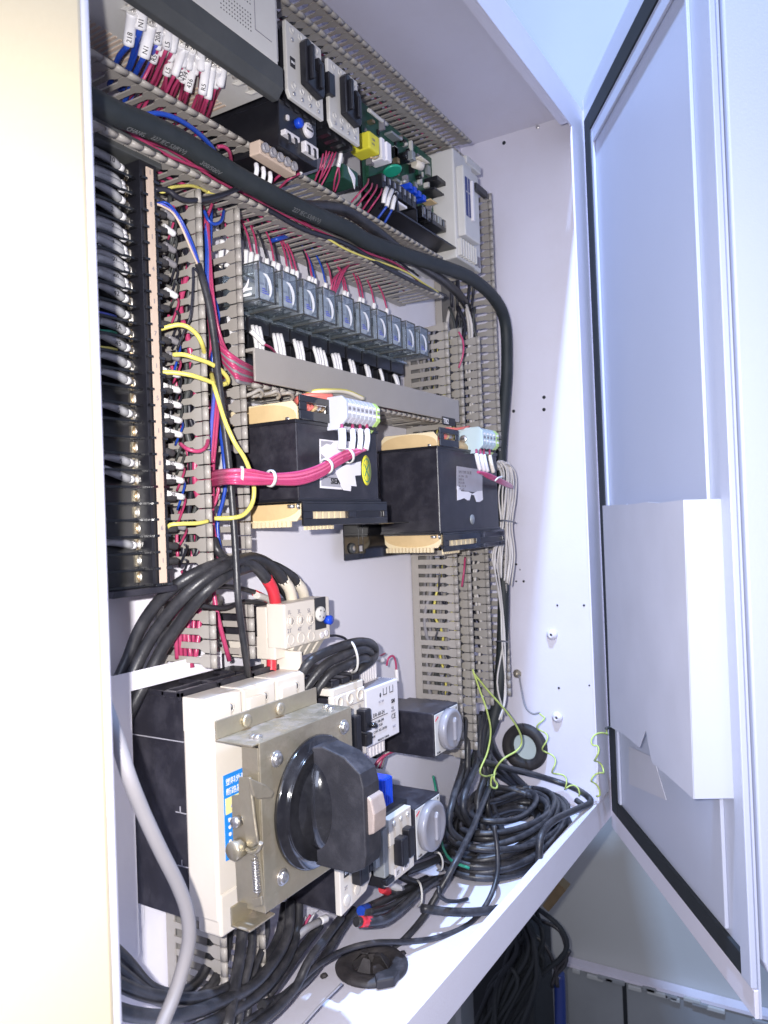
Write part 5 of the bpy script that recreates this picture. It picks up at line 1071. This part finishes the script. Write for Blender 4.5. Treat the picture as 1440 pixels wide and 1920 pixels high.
# yellow green wires
cable([(886, 1255, .43), (898, 1290, .425), (912, 1330, .42), (920, 1370, .42), (914, 1410, .425), (900, 1445, .43), (908, 1455, .43), (925, 1453, .43)], .0012, 'greenyellow_wire', 'left yellow green wire dangling from the duct to the knot', 'wire', 'dangling yellow green wires', 'wire', n=7)
cable([(888, 1262, .43), (915, 1295, .42), (950, 1335, .41), (972, 1368, .405), (978, 1392, .405), (968, 1408, .41), (945, 1422, .42), (930, 1440, .43), (926, 1460, .43), (932, 1470, .428), (930, 1478, .428), (921, 1474, .43), (922, 1458, .432), (930, 1450, .432)], .0013, 'greenyellow_wire', 'right yellow green wire dangling past the ring and knotted', 'wire', 'dangling yellow green wires', 'wire', n=7)
def helix(label, p, r, turns, tube, m):
    P = PT(p); S = spline(P, 40); n = len(S); out = []
    for i, q in enumerate(S):
        t = (S[min(i+1, n-1)]-S[max(i-1, 0)]).normalized(); u = t.cross(V((0, 1, 0))).normalized(); w_ = t.cross(u)
        a = 2*PI*turns*i/n; rr = r*min(1, i/8, (n-i)/6)
        out.append(q+u*math.cos(a)*rr+w_*math.sin(a)*rr)
    solo('spiral_wire', MB().tube(out[::2], tube, 6, sub=1), m, label, 'wire', 'spiralled earth wires')
helix('spiralled yellow green earth wire running from the side wall bolt towards the rim', [(1012, 1338, .395), (1018, 1380, .39), (1035, 1430, .38), (1060, 1470, .365), (1088, 1488, .35)], .0062, 4.6, .0011, 'greenyellow_wire')
cable([(973, 1266, .445), (978, 1295, .44), (985, 1325, .425), (998, 1338, .41), (1012, 1336, .40)], .0013, 'grey_cable', 'dark end of the earth wire bolted to the side wall', 'wire', name='wire', n=7)
helix('short spiralled yellow green earth wire hanging at the door hinge', [(1138, 1368, .312), (1117, 1388, .312), (1116, 1410, .312), (1126, 1440, .314), (1116, 1465, .316), (1118, 1492, .320)], .0052, 3.4, .0012, 'greenyellow_wire')
cable([(1152, 1372, .310), (1146, 1364, .309), (1136, 1366, .311)], .0020, 'grey_dark', 'dark terminal lug fixing the short earth wire to the door', 'lug', name='cable_lug', n=8)
p = PX(970, 1263, XR); b = MB().lathe([(.0065, 0), (.0065, .0015), (.0045, .002), (.0045, .006), (0, .0065)], p, (-1, 0, 0), 10); solo('wall_bolt', b, 'zinc', 'dull bolt holding the earth wire on the side wall', 'bolt')
# ================================================================== fine wiring
# wires of the programmable controller
plc = [((247, 33), (241, 80), (222, 108), (205, 160), 'blue_wire', .0020, '218', .0030), ((267, 10), (263, 50), (246, 115), (225, 168), 'blue_wire', .0022, 'N1', .0033), ((281, 55), (270, 103), (254, 138), (232, 195), 'blue_wire', .0020, 'N1', .0033),
       ((300, 37), (295, 77), (276, 128), (242, 192), 'violet_wire', .0014, '20A', .0026), ((298, 80), (287, 113), (264, 158), (238, 188), 'red_wire', .0013, 'R5', .0026), ((317, 50), (313, 87), (288, 148), (256, 207), 'red_wire', .0014, 'L5', .0026),
       ((330, 60), (323, 93), (300, 142), (262, 216), 'red_wire', .0014, '', .0024), ((323, 100), (313, 137), (310, 165), (298, 232), 'red_wire', .0013, 'L5', .0026), ((342, 97), (328, 137), (310, 176), (288, 226), 'red_wire', .0014, '', .0024),
       ((347, 110), (337, 143), (323, 170), (302, 238), 'red_wire', .0013, 'R5', .0028), ((355, 117), (343, 150), (341, 168), (322, 245), 'red_wire', .0013, '434', .0026), ((363, 123), (353, 167), (347, 190), (330, 250), 'red_wire', .0013, '436', .0026),
       ((377, 90), (377, 127), (374, 165), (350, 236), 'red_wire', .0015, '', .0026), ((387, 123), (380, 172), (372, 204), (352, 262), 'red_wire', .0013, 'R5', .0027), ((397, 133), (390, 180), (380, 216), (362, 268), 'red_wire', .0013, '', .0025), ((420, 120), (413, 157), (404, 184), (368, 272), 'red_wire', .0014, '', .0026)]
ex = []
for q in range(13):
    t_ = q/12; u, v = 262+t_*150+random.uniform(-4, 4), 34+t_*98+random.uniform(-5, 5)
    ex.append(((u, v), (u-7, v+34), (u-16+random.uniform(-8, 8), v+75), (u-40, v+125), 'blue_wire' if q < 2 else 'red_wire', .0013, '', .0023))
plc = [((a[0]+(a[0]-b_[0])*.22, a[1]+(a[1]-b_[1])*.22), (b_[0]-(a[0]-b_[0])*.10, b_[1]-(a[1]-b_[1])*.10), c_, d_, m_, r, tx, rs) for a, b_, c_, d_, m_, r, tx, rs in plc]
for k, (a, b_, c_, d_, m_, r, tx, rs) in enumerate(plc+ex):
    ya = max(.3965, PZ(a[0], a[1], .3500).y); yb = min(PZ(b_[0], b_[1], .3450).y, ya+.016); y0 = ya
    o_ = ORD[k]
    txd = (' marked '+tx) if tx else ' with a blank sleeve'
    wire(('blue' if 'blue' in m_ else 'violet' if 'violet' in m_ else 'red')+' controller wire'+txd+', '+o_+' from the left below the controller', [('marker_sleeve', 'sleeve', rs*1.28, [(a[0], a[1], y0), ((a[0]+b_[0])/2, (a[1]+b_[1])/2, (ya+yb)/2+.001), (b_[0], b_[1], yb)]), ('conductor', m_, r, [(b_[0], b_[1], yb), (c_[0], c_[1], .440), ((c_[0]+d_[0])/2, (c_[1]+d_[1])/2, .460), (d_[0], d_[1], .478)]), ('tip', 'zinc_clean', .0013, [(a[0]+2, a[1]-5, y0-.0005), (a[0], a[1], y0)])],
         'wire', 'marked wires hanging from the controller', 'controller_wire', txt=tx or None, tsz=.0048)
cable([(276, 214, .428), (300, 213, .424), (330, 222, .422), (360, 240, .424), (385, 262, .428), (400, 280, .434), (407, 300, .446)], .0019, 'blue_wire', 'blue wire bowed over the duct ridge above the thick printed cable', 'wire', name='wire', n=8)
cable([(408, 275, .436), (420, 275, .434), (430, 285, .436), (434, 305, .448)], .0016, 'red_wire', 'dull red wire hooping beside the bowed blue wire', 'wire', name='wire', n=7)
# small wires below the overload relay
for k, (a, b_, m_) in enumerate([((480, 308), (479, 332), None), ((493, 315), (492, 341), None), ((506, 324), (504, 348), None), ((565, 293), (546, 317), 'red_wire'), ((582, 301), (562, 325), 'red_wire')]):
    segs = [('marker_sleeve', 'sleeve', .0021, [(a[0], a[1], .424), ((a[0]+b_[0])/2+2, (a[1]+b_[1])/2-2, .422), (b_[0], b_[1], .425)])]
    if m_: segs.append(('conductor', m_, .0012, [(b_[0], b_[1], .425), (b_[0]-22, b_[1]+12, .434), (b_[0]-40, b_[1]+30, .45)]))
    else: segs.append(('conductor', 'black_wire', .0012, [(b_[0], b_[1], .425), (b_[0]-2, b_[1]+15, .436)]))
    wire(['leftmost', 'second', 'third', 'fourth', 'rightmost'][k]+' white sleeved wire at the dusty terminal strip', segs, 'wire', 'white sleeved wires at the dusty terminal strip')
for k, (a, b_) in enumerate([((606, 288), (590, 340)), ((612, 283), (598, 342)), ((618, 284), (592, 330)), ((624, 285), (602, 335)), ((630, 285), (600, 352))]):
    wire('thin red wire, '+ORD[k]+' from the left below the right contactor', [('w', 'red_wire', .0009, [(a[0], a[1], .425), ((a[0]+b_[0])/2+2, (a[1]+b_[1])/2, .43), (b_[0], b_[1], .44)])], group='thin red wires below the right contactor')
wire('white sleeved red wire forking below the right contactor', [('marker_sleeve', 'sleeve', .0021, [(640, 278, .418), (638, 295, .420), (634, 313, .424)]), ('conductor', 'red_wire', .0009, [(634, 313, .424), (628, 335, .43), (625, 358, .44)]), ('conductor', 'red_wire', .0009, [(635, 313, .424), (636, 335, .43), (628, 360, .44)])], txt='A1', tsz=.0035)
for k, (a, b_) in enumerate([((688, 346), (658, 380)), ((695, 354), (667, 389)), ((704, 357), (678, 396)), ((713, 364), (687, 402))]):
    wire('thin red wire, '+ORD[k]+' from the left at the circuit board foot', [('w', 'red_wire', .0010, [(a[0]+3, a[1]-10, .436), (a[0], a[1], .432), ((a[0]+b_[0])/2, (a[1]+b_[1])/2, .436), (b_[0], b_[1], .448)])], group='thin red wires at the circuit board foot')
for k, (a, b_, c_, m_) in enumerate([((725, 353), (719, 381), (712, 390), 'black_wire'), ((735, 357), (725, 387), (708, 410), 'blue_wire'), ((743, 362), (735, 393), (720, 420), 'blue_wire')]):
    wire(['left', 'middle', 'right'][k]+' white sleeved wire of three at the circuit board foot', [('marker_sleeve', 'sleeve', .0027, [(a[0], a[1], .430), ((a[0]+b_[0])/2-1, (a[1]+b_[1])/2, .428), (b_[0], b_[1], .430)]), ('conductor', m_, .0014, [(b_[0], b_[1], .430), (c_[0], c_[1], .442)])], group='white sleeved wires at the circuit board foot')
# relay wires: top row
k = 0
for i, x in enumerate(RX):
    for j in range(3 if i < 6 else 2 if i < 8 else 1):
        dx = -.009+j*.0075+random.uniform(-.002, .002); z0 = .2345; lean = random.uniform(-.004, .006)
        m_ = random.choice(['red_wire', 'red_wire', 'black_wire', 'blue_wire', 'red_wire']) if i < 6 else 'red_wire'
        a = V((x+dx, .466, z0-.006)); b_ = V((x+dx+lean*.4, .463, z0+.015)); c_ = V((x+dx+lean, .468, z0+.035)); d_ = V((x+dx+lean*1.6, .480, z0+.058))
        wire('%s sleeved wire %s relay socket tops' % (['red', 'black', 'blue'][['red_wire', 'black_wire', 'blue_wire'].index(m_)]+' white', 'number '+ORD[k]+' from the left on the'), [('marker_sleeve', 'sleeve', .0026, [a, (a+b_)/2, b_]), ('conductor', m_, .0010, [b_, c_, d_])], group='white sleeved wires above the relays', world=True); k += 1
for q, (u, v) in enumerate([(625, 525), (632, 518), (640, 512), (646, 508)]):
    wire(ORD[q]+' red wire of the little fan above the fifth relay', [('w', 'red_wire', .0011, [(621+q*2, 552, .46), (u-2, v+4, .457), (u+10, v-12, .46), (u+24, v-16, .47)])], group='fan of red wires above the relays')
cable([(508, 452, .47), (520, 448, .462), (535, 444, .462), (542, 441, .47)], .0022, 'blue_wire', 'short blue wires bunched above the second relay', 'wire', name='wire')
# relay wires: bottom row, sleeves standing over the grey cover
k = 0
for i, x in enumerate(RX):
    n = [3, 3, 3, 3, 4, 3, 2, 2, 1, 2][i]
    for j in range(n):
        xx = x-.010+j*.0052+random.uniform(-.0006, .0006); ln = random.uniform(-.0015, .0028); h = .0285-.0010*i+random.uniform(-.0015, .001)
        a = V((xx, .458, .1525+h)); b_ = V((xx+ln*.5, .455, .1525+h*.5)); c_ = V((xx+ln, .4535, .1475))
        sl = MB().tube([a, b_, c_], .0020, 7, sub=3)
        t = thing('sleeved_wire', c_, 'upright white marker sleeve, '+ORD[min(k, 31)]+' from the left behind the grey duct cover', 'wire', 'white sleeves standing behind the grey duct cover')
        part('marker_sleeve', sl, 'sleeve', t); lettering(random.choice(['A1', '14', '9', '5', '12', '13', '8', '1']), .0036, c_, a, .0020, t)
        part('conductor', MB().tube([c_, c_+V((.0005, .006, -.012))], .0011, 6, sub=2), random.choice(['red_wire', 'black_wire', 'red_wire']), t); k += 1
wire('white sleeve lying askew with a red tail at the left end of the cover', [('marker_sleeve', 'sleeve', .0023, [(470, 620, .448), (482, 632, .446), (495, 645, .444)]), ('conductor', 'red_wire', .0012, [(495, 645, .444), (508, 652, .446), (517, 662, .455)])])
# wires of the long terminal strip: left sleeves
for i in range(NT):
    z = TZ-TP*i
    if i in (14, 16, 17, 20, 21, 22, 24, 25): continue
    tip = V((TX+SX_-.0065, .4520, z+.0006)); r = .0035
    n = 2 if i in (4, 5, 6, 7, 1) else 1
    for j in range(n):
        zz = z-(j*.0042); a = V((TX+SX_-.0125-j*.001, .4515-.002*j, zz)); b_ = V((TX+SX_-.022, .4500-.002*j, zz+.0015)); c_ = V((TX+SX_-.036, .4520, zz+.0040+random.uniform(-.001, .003)))
        tx = {0: '10', 3: '2', 4: '2', 5: '1', 6: '2)', 7: '40', 8: '42', 10: '2A', 11: '45', 15: 'S', 18: '4', 19: '4'}.get(i, '')
        t = thing('sleeved_wire', c_, '%s sleeved lead%s, row %s down, strip left side' % ('grey', ' marked '+tx if tx and j == 0 else (' lying below its twin' if j else ''), ORD[i]), 'wire', 'grey sleeved leads left of the terminal strip')
        part('marker_sleeve', MB().tube([a+V((-.003, 0, 0)), b_, c_], r*.9, 8, sub=4), 'sleeve_dusty', t)
        part('sleeve_tip', MB().tube([a+V((.0010, 0, -.0004)), a+V((-.0035, 0, .0002))], r*.88, 8, sub=2), 'sleeve', t)
        part('fork_lug', MB().box((TX+SX_-.0065, .4545, zz-.0016), (TX+SX_+.002, .4556, zz+.0016)), 'zinc_clean', t)
        if tx and j == 0: text(tx, .0052, a+V((-.015, -r-.0003-.0015, -.0015)), (1, 0, 0), (0, 0, 1), 'ink', t)
for i, (m_) in enumerate(['blue_wire', 'green_wire', 'yellow_wire', 'violet_wire']):
    z = TZ-TP*[9, 10, 11, 9][i]-.003
    wire(['blue', 'green', 'yellow', 'violet'][i]+' bare wire slipping between the grey leads, left of the strip', [('w', m_, .0011, [V((TX-.010, .452, z)), V((TX-.020, .449, z-.001)), V((TX-.034, .450, z-.004+i*.001))])], world=True)
# right side: black boots, white sleeves, tails running into the tall duct
rc = {0: None, 1: 'blue_wire', 9: 'yellow_wire', 11: 'yellow_wire', 12: 'yellow_wire', 23: 'yellow_wire'}
rt_ = {12: 'B9', 13: 'B1', 14: 'B5', 15: '6', 16: '2', 18: 'B7', 19: 'R4', 20: 'S6', 21: 'B4'}
for i in range(NT-1):
    if i in (0, 21): continue
    z = TZ-TP*i-.001; a = V((TX+.0235, .4500, z)); up = random.uniform(-.001, .003)
    b_ = V((TX+.036, .4470, z+up)); c_ = V((TX+.0445, .4465, z+up*.6-.001))
    lb = 'right hand lead of the terminal strip, row %s from the top' % ORD[i]
    if i in rt_: lb += ', sleeve marked '+rt_[i]
    t = thing('sleeved_wire', a, lb, 'wire', 'sleeved leads right of the terminal strip')
    part('boot', MB().tube([a, (a+b_)/2+V((0, -.001, -.001)), b_+V((0, 0, -.002))], .0030, 8, sub=4), 'boot', t)
    if i in rt_ or i in (2, 3, 4, 5, 7, 10, 11, 22):
        s0, s1 = (b_-V((.009, 0, -.0012)), c_) if i in rt_ else (b_+V((-.002, 0, .001)), c_)
        part('marker_sleeve', MB().tube([s0, (s0+s1)/2, s1], .0026, 8, sub=3), 'sleeve' if i in rt_ or i in (3, 7) else 'grey_cable', t)
        if i in rt_: text(rt_[i], .0046, (s0.x+.003, s0.y-.0030, s0.z-.0018), (1, 0, 0), (0, 0, 1), 'ink', t)
    part('conductor', MB().tube([c_, c_+V((.008, .006, -.003)), c_+V((.013, .020, -.012-random.random()*.01))], .0010, 6, sub=4), random.choice(['red_wire', 'black_wire', 'black_wire', 'grey_dark', 'blue_wire', 'red_wire', 'black_wire']), t)
for i, pts in enumerate([[(300, 617, .445), (318, 612, .440), (335, 609, .435), (352, 613, .430), (368, 626, .428), (378, 643, .428), (384, 665, .436)],
                         [(325, 665, .440), (345, 665, .432), (368, 672, .426), (395, 682, .424), (415, 695, .424), (427, 710, .426), (424, 720, .430), (408, 718, .434)],
                         [(303, 698, .445), (330, 699, .438), (360, 704, .430), (390, 714, .427), (412, 722, .427), (424, 719, .427)],
                         [(396, 700, .440), (402, 725, .424), (410, 752, .420), (422, 790, .415), (440, 830, .410), (460, 862, .408), (475, 905, .408), (474, 940, .410), (458, 964, .412), (435, 971, .416), (403, 972, .428)],
                         [(312, 990, .445), (320, 984, .441), (340, 982, .436), (370, 981, .432), (390, 977, .432)]]):
    cable(pts, .0018 if i < 4 else .0016, 'yellow_wire', ['upper yellow wire arching from the terminal strip over the tall duct', 'middle yellow wire looping past the tall duct', 'yellow wire lying just below the looping one', 'long yellow wire bowing out right and back over the duct', 'short yellow wire at the foot of the terminal strip'][i], 'wire', 'yellow wires of the terminal strip', 'yellow_wire', n=9)
cable([(338, 832, .445), (352, 842, .436), (372, 846, .431), (386, 838, .430), (390, 822, .436), (388, 812, .446)], .0016, 'red_wire', 'red wire hooping from a torn white sleeve back into the duct', 'wire', name='wire', n=7)
cable([(292, 354, .445), (305, 360, .442), (320, 352, .440), (340, 349, .442), (362, 349, .444), (390, 360, .450)], .0013, 'yellow_wire', 'short yellow wire at the top of the terminal strip', 'wire', name='wire', n=7)
cable([(290, 355, .444), (315, 357, .440), (330, 368, .438), (352, 376, .436), (392, 372, .436), (425, 362, .434), (450, 352, .432)], .0022, 'black_wire', 'black wire reaching from the strip top to the thick printed cable', 'wire', name='wire', n=7)
cable([(383, 395, .445), (390, 412, .442), (402, 420, .440), (415, 414, .440), (420, 395, .446)], .0014, 'blue_wire', 'blue wire hanging in a small loop above the second duct wall', 'wire', name='wire', n=7)
cable([(386, 360, .45), (410, 361, .445), (432, 358, .438)], .0013, 'yellow_wire', 'yellow wire end tucked below the thick printed cable', 'wire', name='wire', n=7)
for i, (m_, o_) in enumerate([('red_wire', 0), ('red_wire', 4), ('violet_wire', -4), ('blue_wire', -8)]):
    cable([(388+o_*.4, 400+i*10, .452), (391+o_*.5, 470, .448), (394+o_, 540, .444), (402+o_, 600, .442), (414+o_*1.2, 645, .442), (432+o_, 672, .446), (455+o_, 686, .452), (476, 690+i*3, .458)], .0013, m_, ['bright red', 'darker red', 'violet', 'blue'][i]+' wire swerving from behind the slim cable to the grey cover', 'wire', 'wires swerving between the two duct walls', 'wire', n=7)
for i in range(9):
    cable([(402+i*2, 640+i*5, .446), (425+i*2, 660+i*6, .432), (448, 676+i*5, .430), (470, 688+i*4, .440), (490, 698+i*3, .462)], .0018, 'red_wire' if i % 3 != 2 else 'grey_cable', ORD[i]+' wire from above in the tuft entering the grey cover', 'wire', 'tuft of wires entering the grey covered duct', 'wire', n=6)
for i in range(4):
    cable([(408+i*4, 706+i*4, .45), (425+i*3, 700+i*6, .455), (450, 704+i*7, .46), (480, 712+i*6, .47)], .0015, ['grey_cable', 'red_wire', 'label_silver', 'black_wire'][i], ['grey', 'red', 'pale', 'black'][i]+' wire passing beneath the left end of the grey cover', 'wire', name='wire', n=6)
for i in range(3):
    cable([(412-i*5, 735, .448), (408-i*5, 780, .446), (404-i*5, 830, .446), (400-i*4, 868, .446)], .0016, ['red_wire', 'red_wire', 'violet_wire'][i], ['right red', 'left red', 'violet'][i]+' wire dropping in the gap right of the tall duct', 'wire', 'wires in the gap between the duct walls', 'wire', n=6)
# wires inside the ducts, seen between the fingers
def run_v(x0, x1, z0, z1, n, mats, lab):
    for i in range(n):
        x = x0+(x1-x0)*(i+.5)/n; y = .455+.030*random.random(); P = []; rr_ = random.uniform(.0014, .0026)
        m_ = random.choice(mats)
        k = max(2, int(abs(z1-z0)/.028))
        for j in range(k+1): P.append(V((x+random.uniform(-.008, .008), y+random.uniform(-.006, .006), z0+(z1-z0)*j/k)))
        cable(P, random.uniform(.0014, .0026), m_, ORD[i]+' wire from the left packed inside '+lab, 'wire', 'wires packed inside the ducts', 'duct_wire', n=6, sub=3, world=True)
run_v(.459, .496, -.028, .270, 22, ['black_wire', 'grey_dark', 'black_wire', 'red_wire', 'black_wire', 'grey_dark', 'black_wire', 'red_wire', 'blue_wire', 'black_wire'], 'the tall duct beside the terminal strip')
run_v(.459, .496, -.112, -.034, 7, ['red_wire', 'red_wire', 'black_wire'], 'the duct stub behind the arched cables')
run_v(.892, .922, -.290, .245, 12, ['grey_dark', 'black_wire', 'grey_dark', 'red_wire', 'black_wire', 'grey_dark', 'yellow_wire', 'black_wire', 'grey_cable'], 'the left one of the right hand ducts')  # grey and black wires added to darken the duct between its fingers
run_v(.990, 1.040, -.250, .30, 12, ['grey_dark', 'white_wire', 'black_wire', 'black_wire', 'grey_dark', 'white_wire'], 'the right one of the right hand ducts')  # the dark wires here also stand in for shade inside the duct
run_v(.990, 1.040, .30, .46, 6, ['black_wire', 'grey_cable', 'black_wire'], 'the duct section beside the power module')
def run_h(x0, x1, z0, z1, n, mats, lab):
    for i in range(n):
        z = z0+(z1-z0)*(i+.5)/n; y = .458+.028*random.random(); k = 9
        P = [V((x0+(x1-x0)*j/k, y+random.uniform(-.005, .005), z+random.uniform(-.004, .004))) for j in range(k+1)]
        cable(P, random.uniform(.0010, .0017), random.choice(mats), ORD[i]+' wire from below packed inside '+lab, 'wire', 'wires packed inside the ducts', 'duct_wire', n=6, sub=3, world=True)
run_h(.41, .975, .489, .512, 6, ['black_wire', 'grey_dark', 'red_wire'], 'the topmost duct')
run_h(.34, .87, .284, .318, 9, ['red_wire', 'black_wire', 'red_wire', 'blue_wire', 'grey_dark'], 'the duct behind the thick printed cable')
run_h(.515, .88, .126, .145, 6, ['red_wire', 'black_wire', 'grey_dark'], 'the covered duct below the relays')
cable([(860, 622, .43), (868, 640, .425), (868, 665, .425), (860, 690, .432)], .0013, 'red_wire', 'red wire bulging out between the two right hand ducts', 'wire', name='wire', n=6)
cable([(872, 1045, .43), (870, 1070, .428), (866, 1100, .432)], .0013, 'red_wire', 'red wire strand in the gap below the farther transformer', 'wire', name='wire', n=6)
# wires of the transformers
for i, (du, dv) in enumerate([(0, -2), (4, -9), (-3, 6), (2, 9), (7, 2), (-2, -10), (5, 13), (3, -5)]):
    cable([(370, 905+dv*.6, .462), (400, 896+dv, .440), (430, 892+dv, .402-abs(dv)%5*.0006), (470, 893+dv*1.05, .392-abs(dv)%4*.0008), (510, 897+dv*.7, .386), (560, 895+dv*.9, .382), (600, 882+dv*.9, .380), (632, 862+dv*.8, .379), (655+du, 850+dv*.5, .378), (672+du*2, 843, .380)], .0015, ['red_wire', 'red_wire_lit', 'red_wire'][i % 3], ORD[i]+' wire of the red loom tied across the nearer transformer', 'wire', 'red loom across the nearer transformer', 'red_wire', n=8)
for i, (u, v) in enumerate([(452, 891), (507, 897), (612, 874), (652, 855)]):
    p0 = PY(u, v, .380 if u > 600 else .387 if u > 500 else .396); q = PY(u+14, v-(6 if u > 550 else -1), .3798 if u > 600 else .3855 if u > 500 else .3925); ax = (q-p0).normalized()
    tb = MB().lathe([(.0058, -.0012), (.0068, -.0008), (.0070, .0010), (.0058, .0012)], p0, ax, 16); tb.f = tb.f[:-2]; tb.sm = tb.sm[:-2]
    solo('cable_tie', tb, 'light_grey', ORD[i]+' milky tie from the left on the red loom', 'cable tie', 'nylon cable ties')
for i, (u0, u1) in enumerate([(641, 641), (661, 660), (675, 674), (688, 686)]):
    wire(['leftmost', 'second', 'third', 'rightmost'][i]+' cream sleeve under the grey terminal block', [('marker_sleeve', 'sleeve', .0036 if i == 0 else .0026, [(u0, 806, .381), (u0+1, 824, .379), (u1, 843, .379)]), ('conductor', 'red_wire', .0016, [(u0, 797, .384), (u0, 806, .381)])], 'wire', 'cream sleeves under the grey terminal block', 'sleeved_wire', txt='T1' if i in (1, 2) else None, tsz=.0040)
for i in range(4):
    u0 = 893+[0, 8, 14, 25][i]
    wire(['leftmost', 'second', 'third', 'rightmost'][i]+' pale sleeve under the blue terminal block', [('marker_sleeve', 'sleeve' if i < 3 else 'sleeve_cream', .0026, [(u0, 851+i, .386), (u0+3, 866+i, .384), (u0+7, 881+i*1.5, .384)]), ('conductor', 'red_wire', .0014, [(u0, 843, .388), (u0, 852, .386)])], 'wire', 'pale sleeves under the blue terminal block', 'sleeved_wire')
for i in range(4):
    cable([(896+i*3, 885+i, .383), (915, 889+i*2, .380), (935, 898+i*2, .380), (950, 905+i*2, .384), (960, 911+i, .392)], .0017, 'red_wire', ORD[i]+' red wire of the short loom on the farther transformer', 'wire', 'short red loom on the farther transformer', 'red_wire', n=7)
solo('cable_tie', MB().tube(PT([(928, 902, .376), (934, 896, .374), (942, 894, .378)]), .0010, 6), 'light_grey', 'pale tie on the short red loom', 'cable tie', 'nylon cable ties')
for i, (m_, dv) in enumerate([('salmon_wire', 0), ('salmon_wire', 5), ('sleeve_cream', -6), ('yellow_wire', -9)]):
    cable([(552, 758+dv*.6, .44), (560, 746+dv, .42), (580, 741+dv, .41), (605, 742+dv, .402), (622, 742+dv*.8, .400)] if i < 2 else [(558, 752, .45), (585, 738+dv*.3, .43), (615, 735+dv*.3, .42), (650, 737+dv*.3, .42), (682, 748, .418)], .0022, m_, ['upper salmon', 'lower salmon', 'cream', 'pale yellow'][i]+' winding lead arching over the nearer transformer', 'wire', 'winding leads over the nearer transformer', 'winding_lead', n=8)
cable([(826, 812, .43), (835, 804, .42), (858, 804, .41), (880, 800, .405)], .0016, 'salmon_wire', 'salmon winding lead over the farther transformer', 'wire', name='winding_lead', n=7)
cable([(822, 838, .41), (824, 822, .404), (828, 808, .41)], .0016, 'red_wire', 'red winding lead at the corner of the farther transformer', 'wire', name='winding_lead', n=7)
for i in range(4):
    cable([(700+i*5, 1440, .46), (712+i*3, 1424-i*3, .455), (728, 1412-i*4, .45), (748, 1405-i*4, .45)], .0019, ['red_wire', 'white_wire', 'red_wire', 'grey_cable'][i], ['front red', 'white', 'rear red', 'grey'][i]+' wire arching between supply and lower timer', 'wire', 'wires arching between supply and lower timer', 'wire', n=7)
for i in range(5):
    pts = [(330+i*9, 1135, .47), (328+i*9, 1160, .472), (330+i*8, 1200, .472), (332+i*8, 1235, .475)]
    cable(pts, .0018, 'red_wire' if i != 3 else 'violet_wire', ORD[i]+' wire from the left hanging behind the arched power cables', 'wire', 'wires hanging behind the arched power cables', 'wire', n=6)
for i in range(6):
    z = [.080, .060, .108, .140, .170, .200][i]
    pts = [V((.4975, .452, z)), V((.4935, .448, z+.002)), V((.4905, .455, z+.001))]
# spare duct hooks under the cover
for i, u in enumerate([478, 510, 535]):
    cable([(450+i*22, 745-i*2, .44), (u-6, 738, .434), (u+8, 731+i*3, .430), (u+14, 738+i*3, .432), (u+10, 744+i*3, .436)], .0018, 'duct', ['left', 'middle', 'right'][i]+' bent grey duct finger curling under the cover', 'duct finger', 'bent duct fingers under the cover', 'bent_finger', n=6)
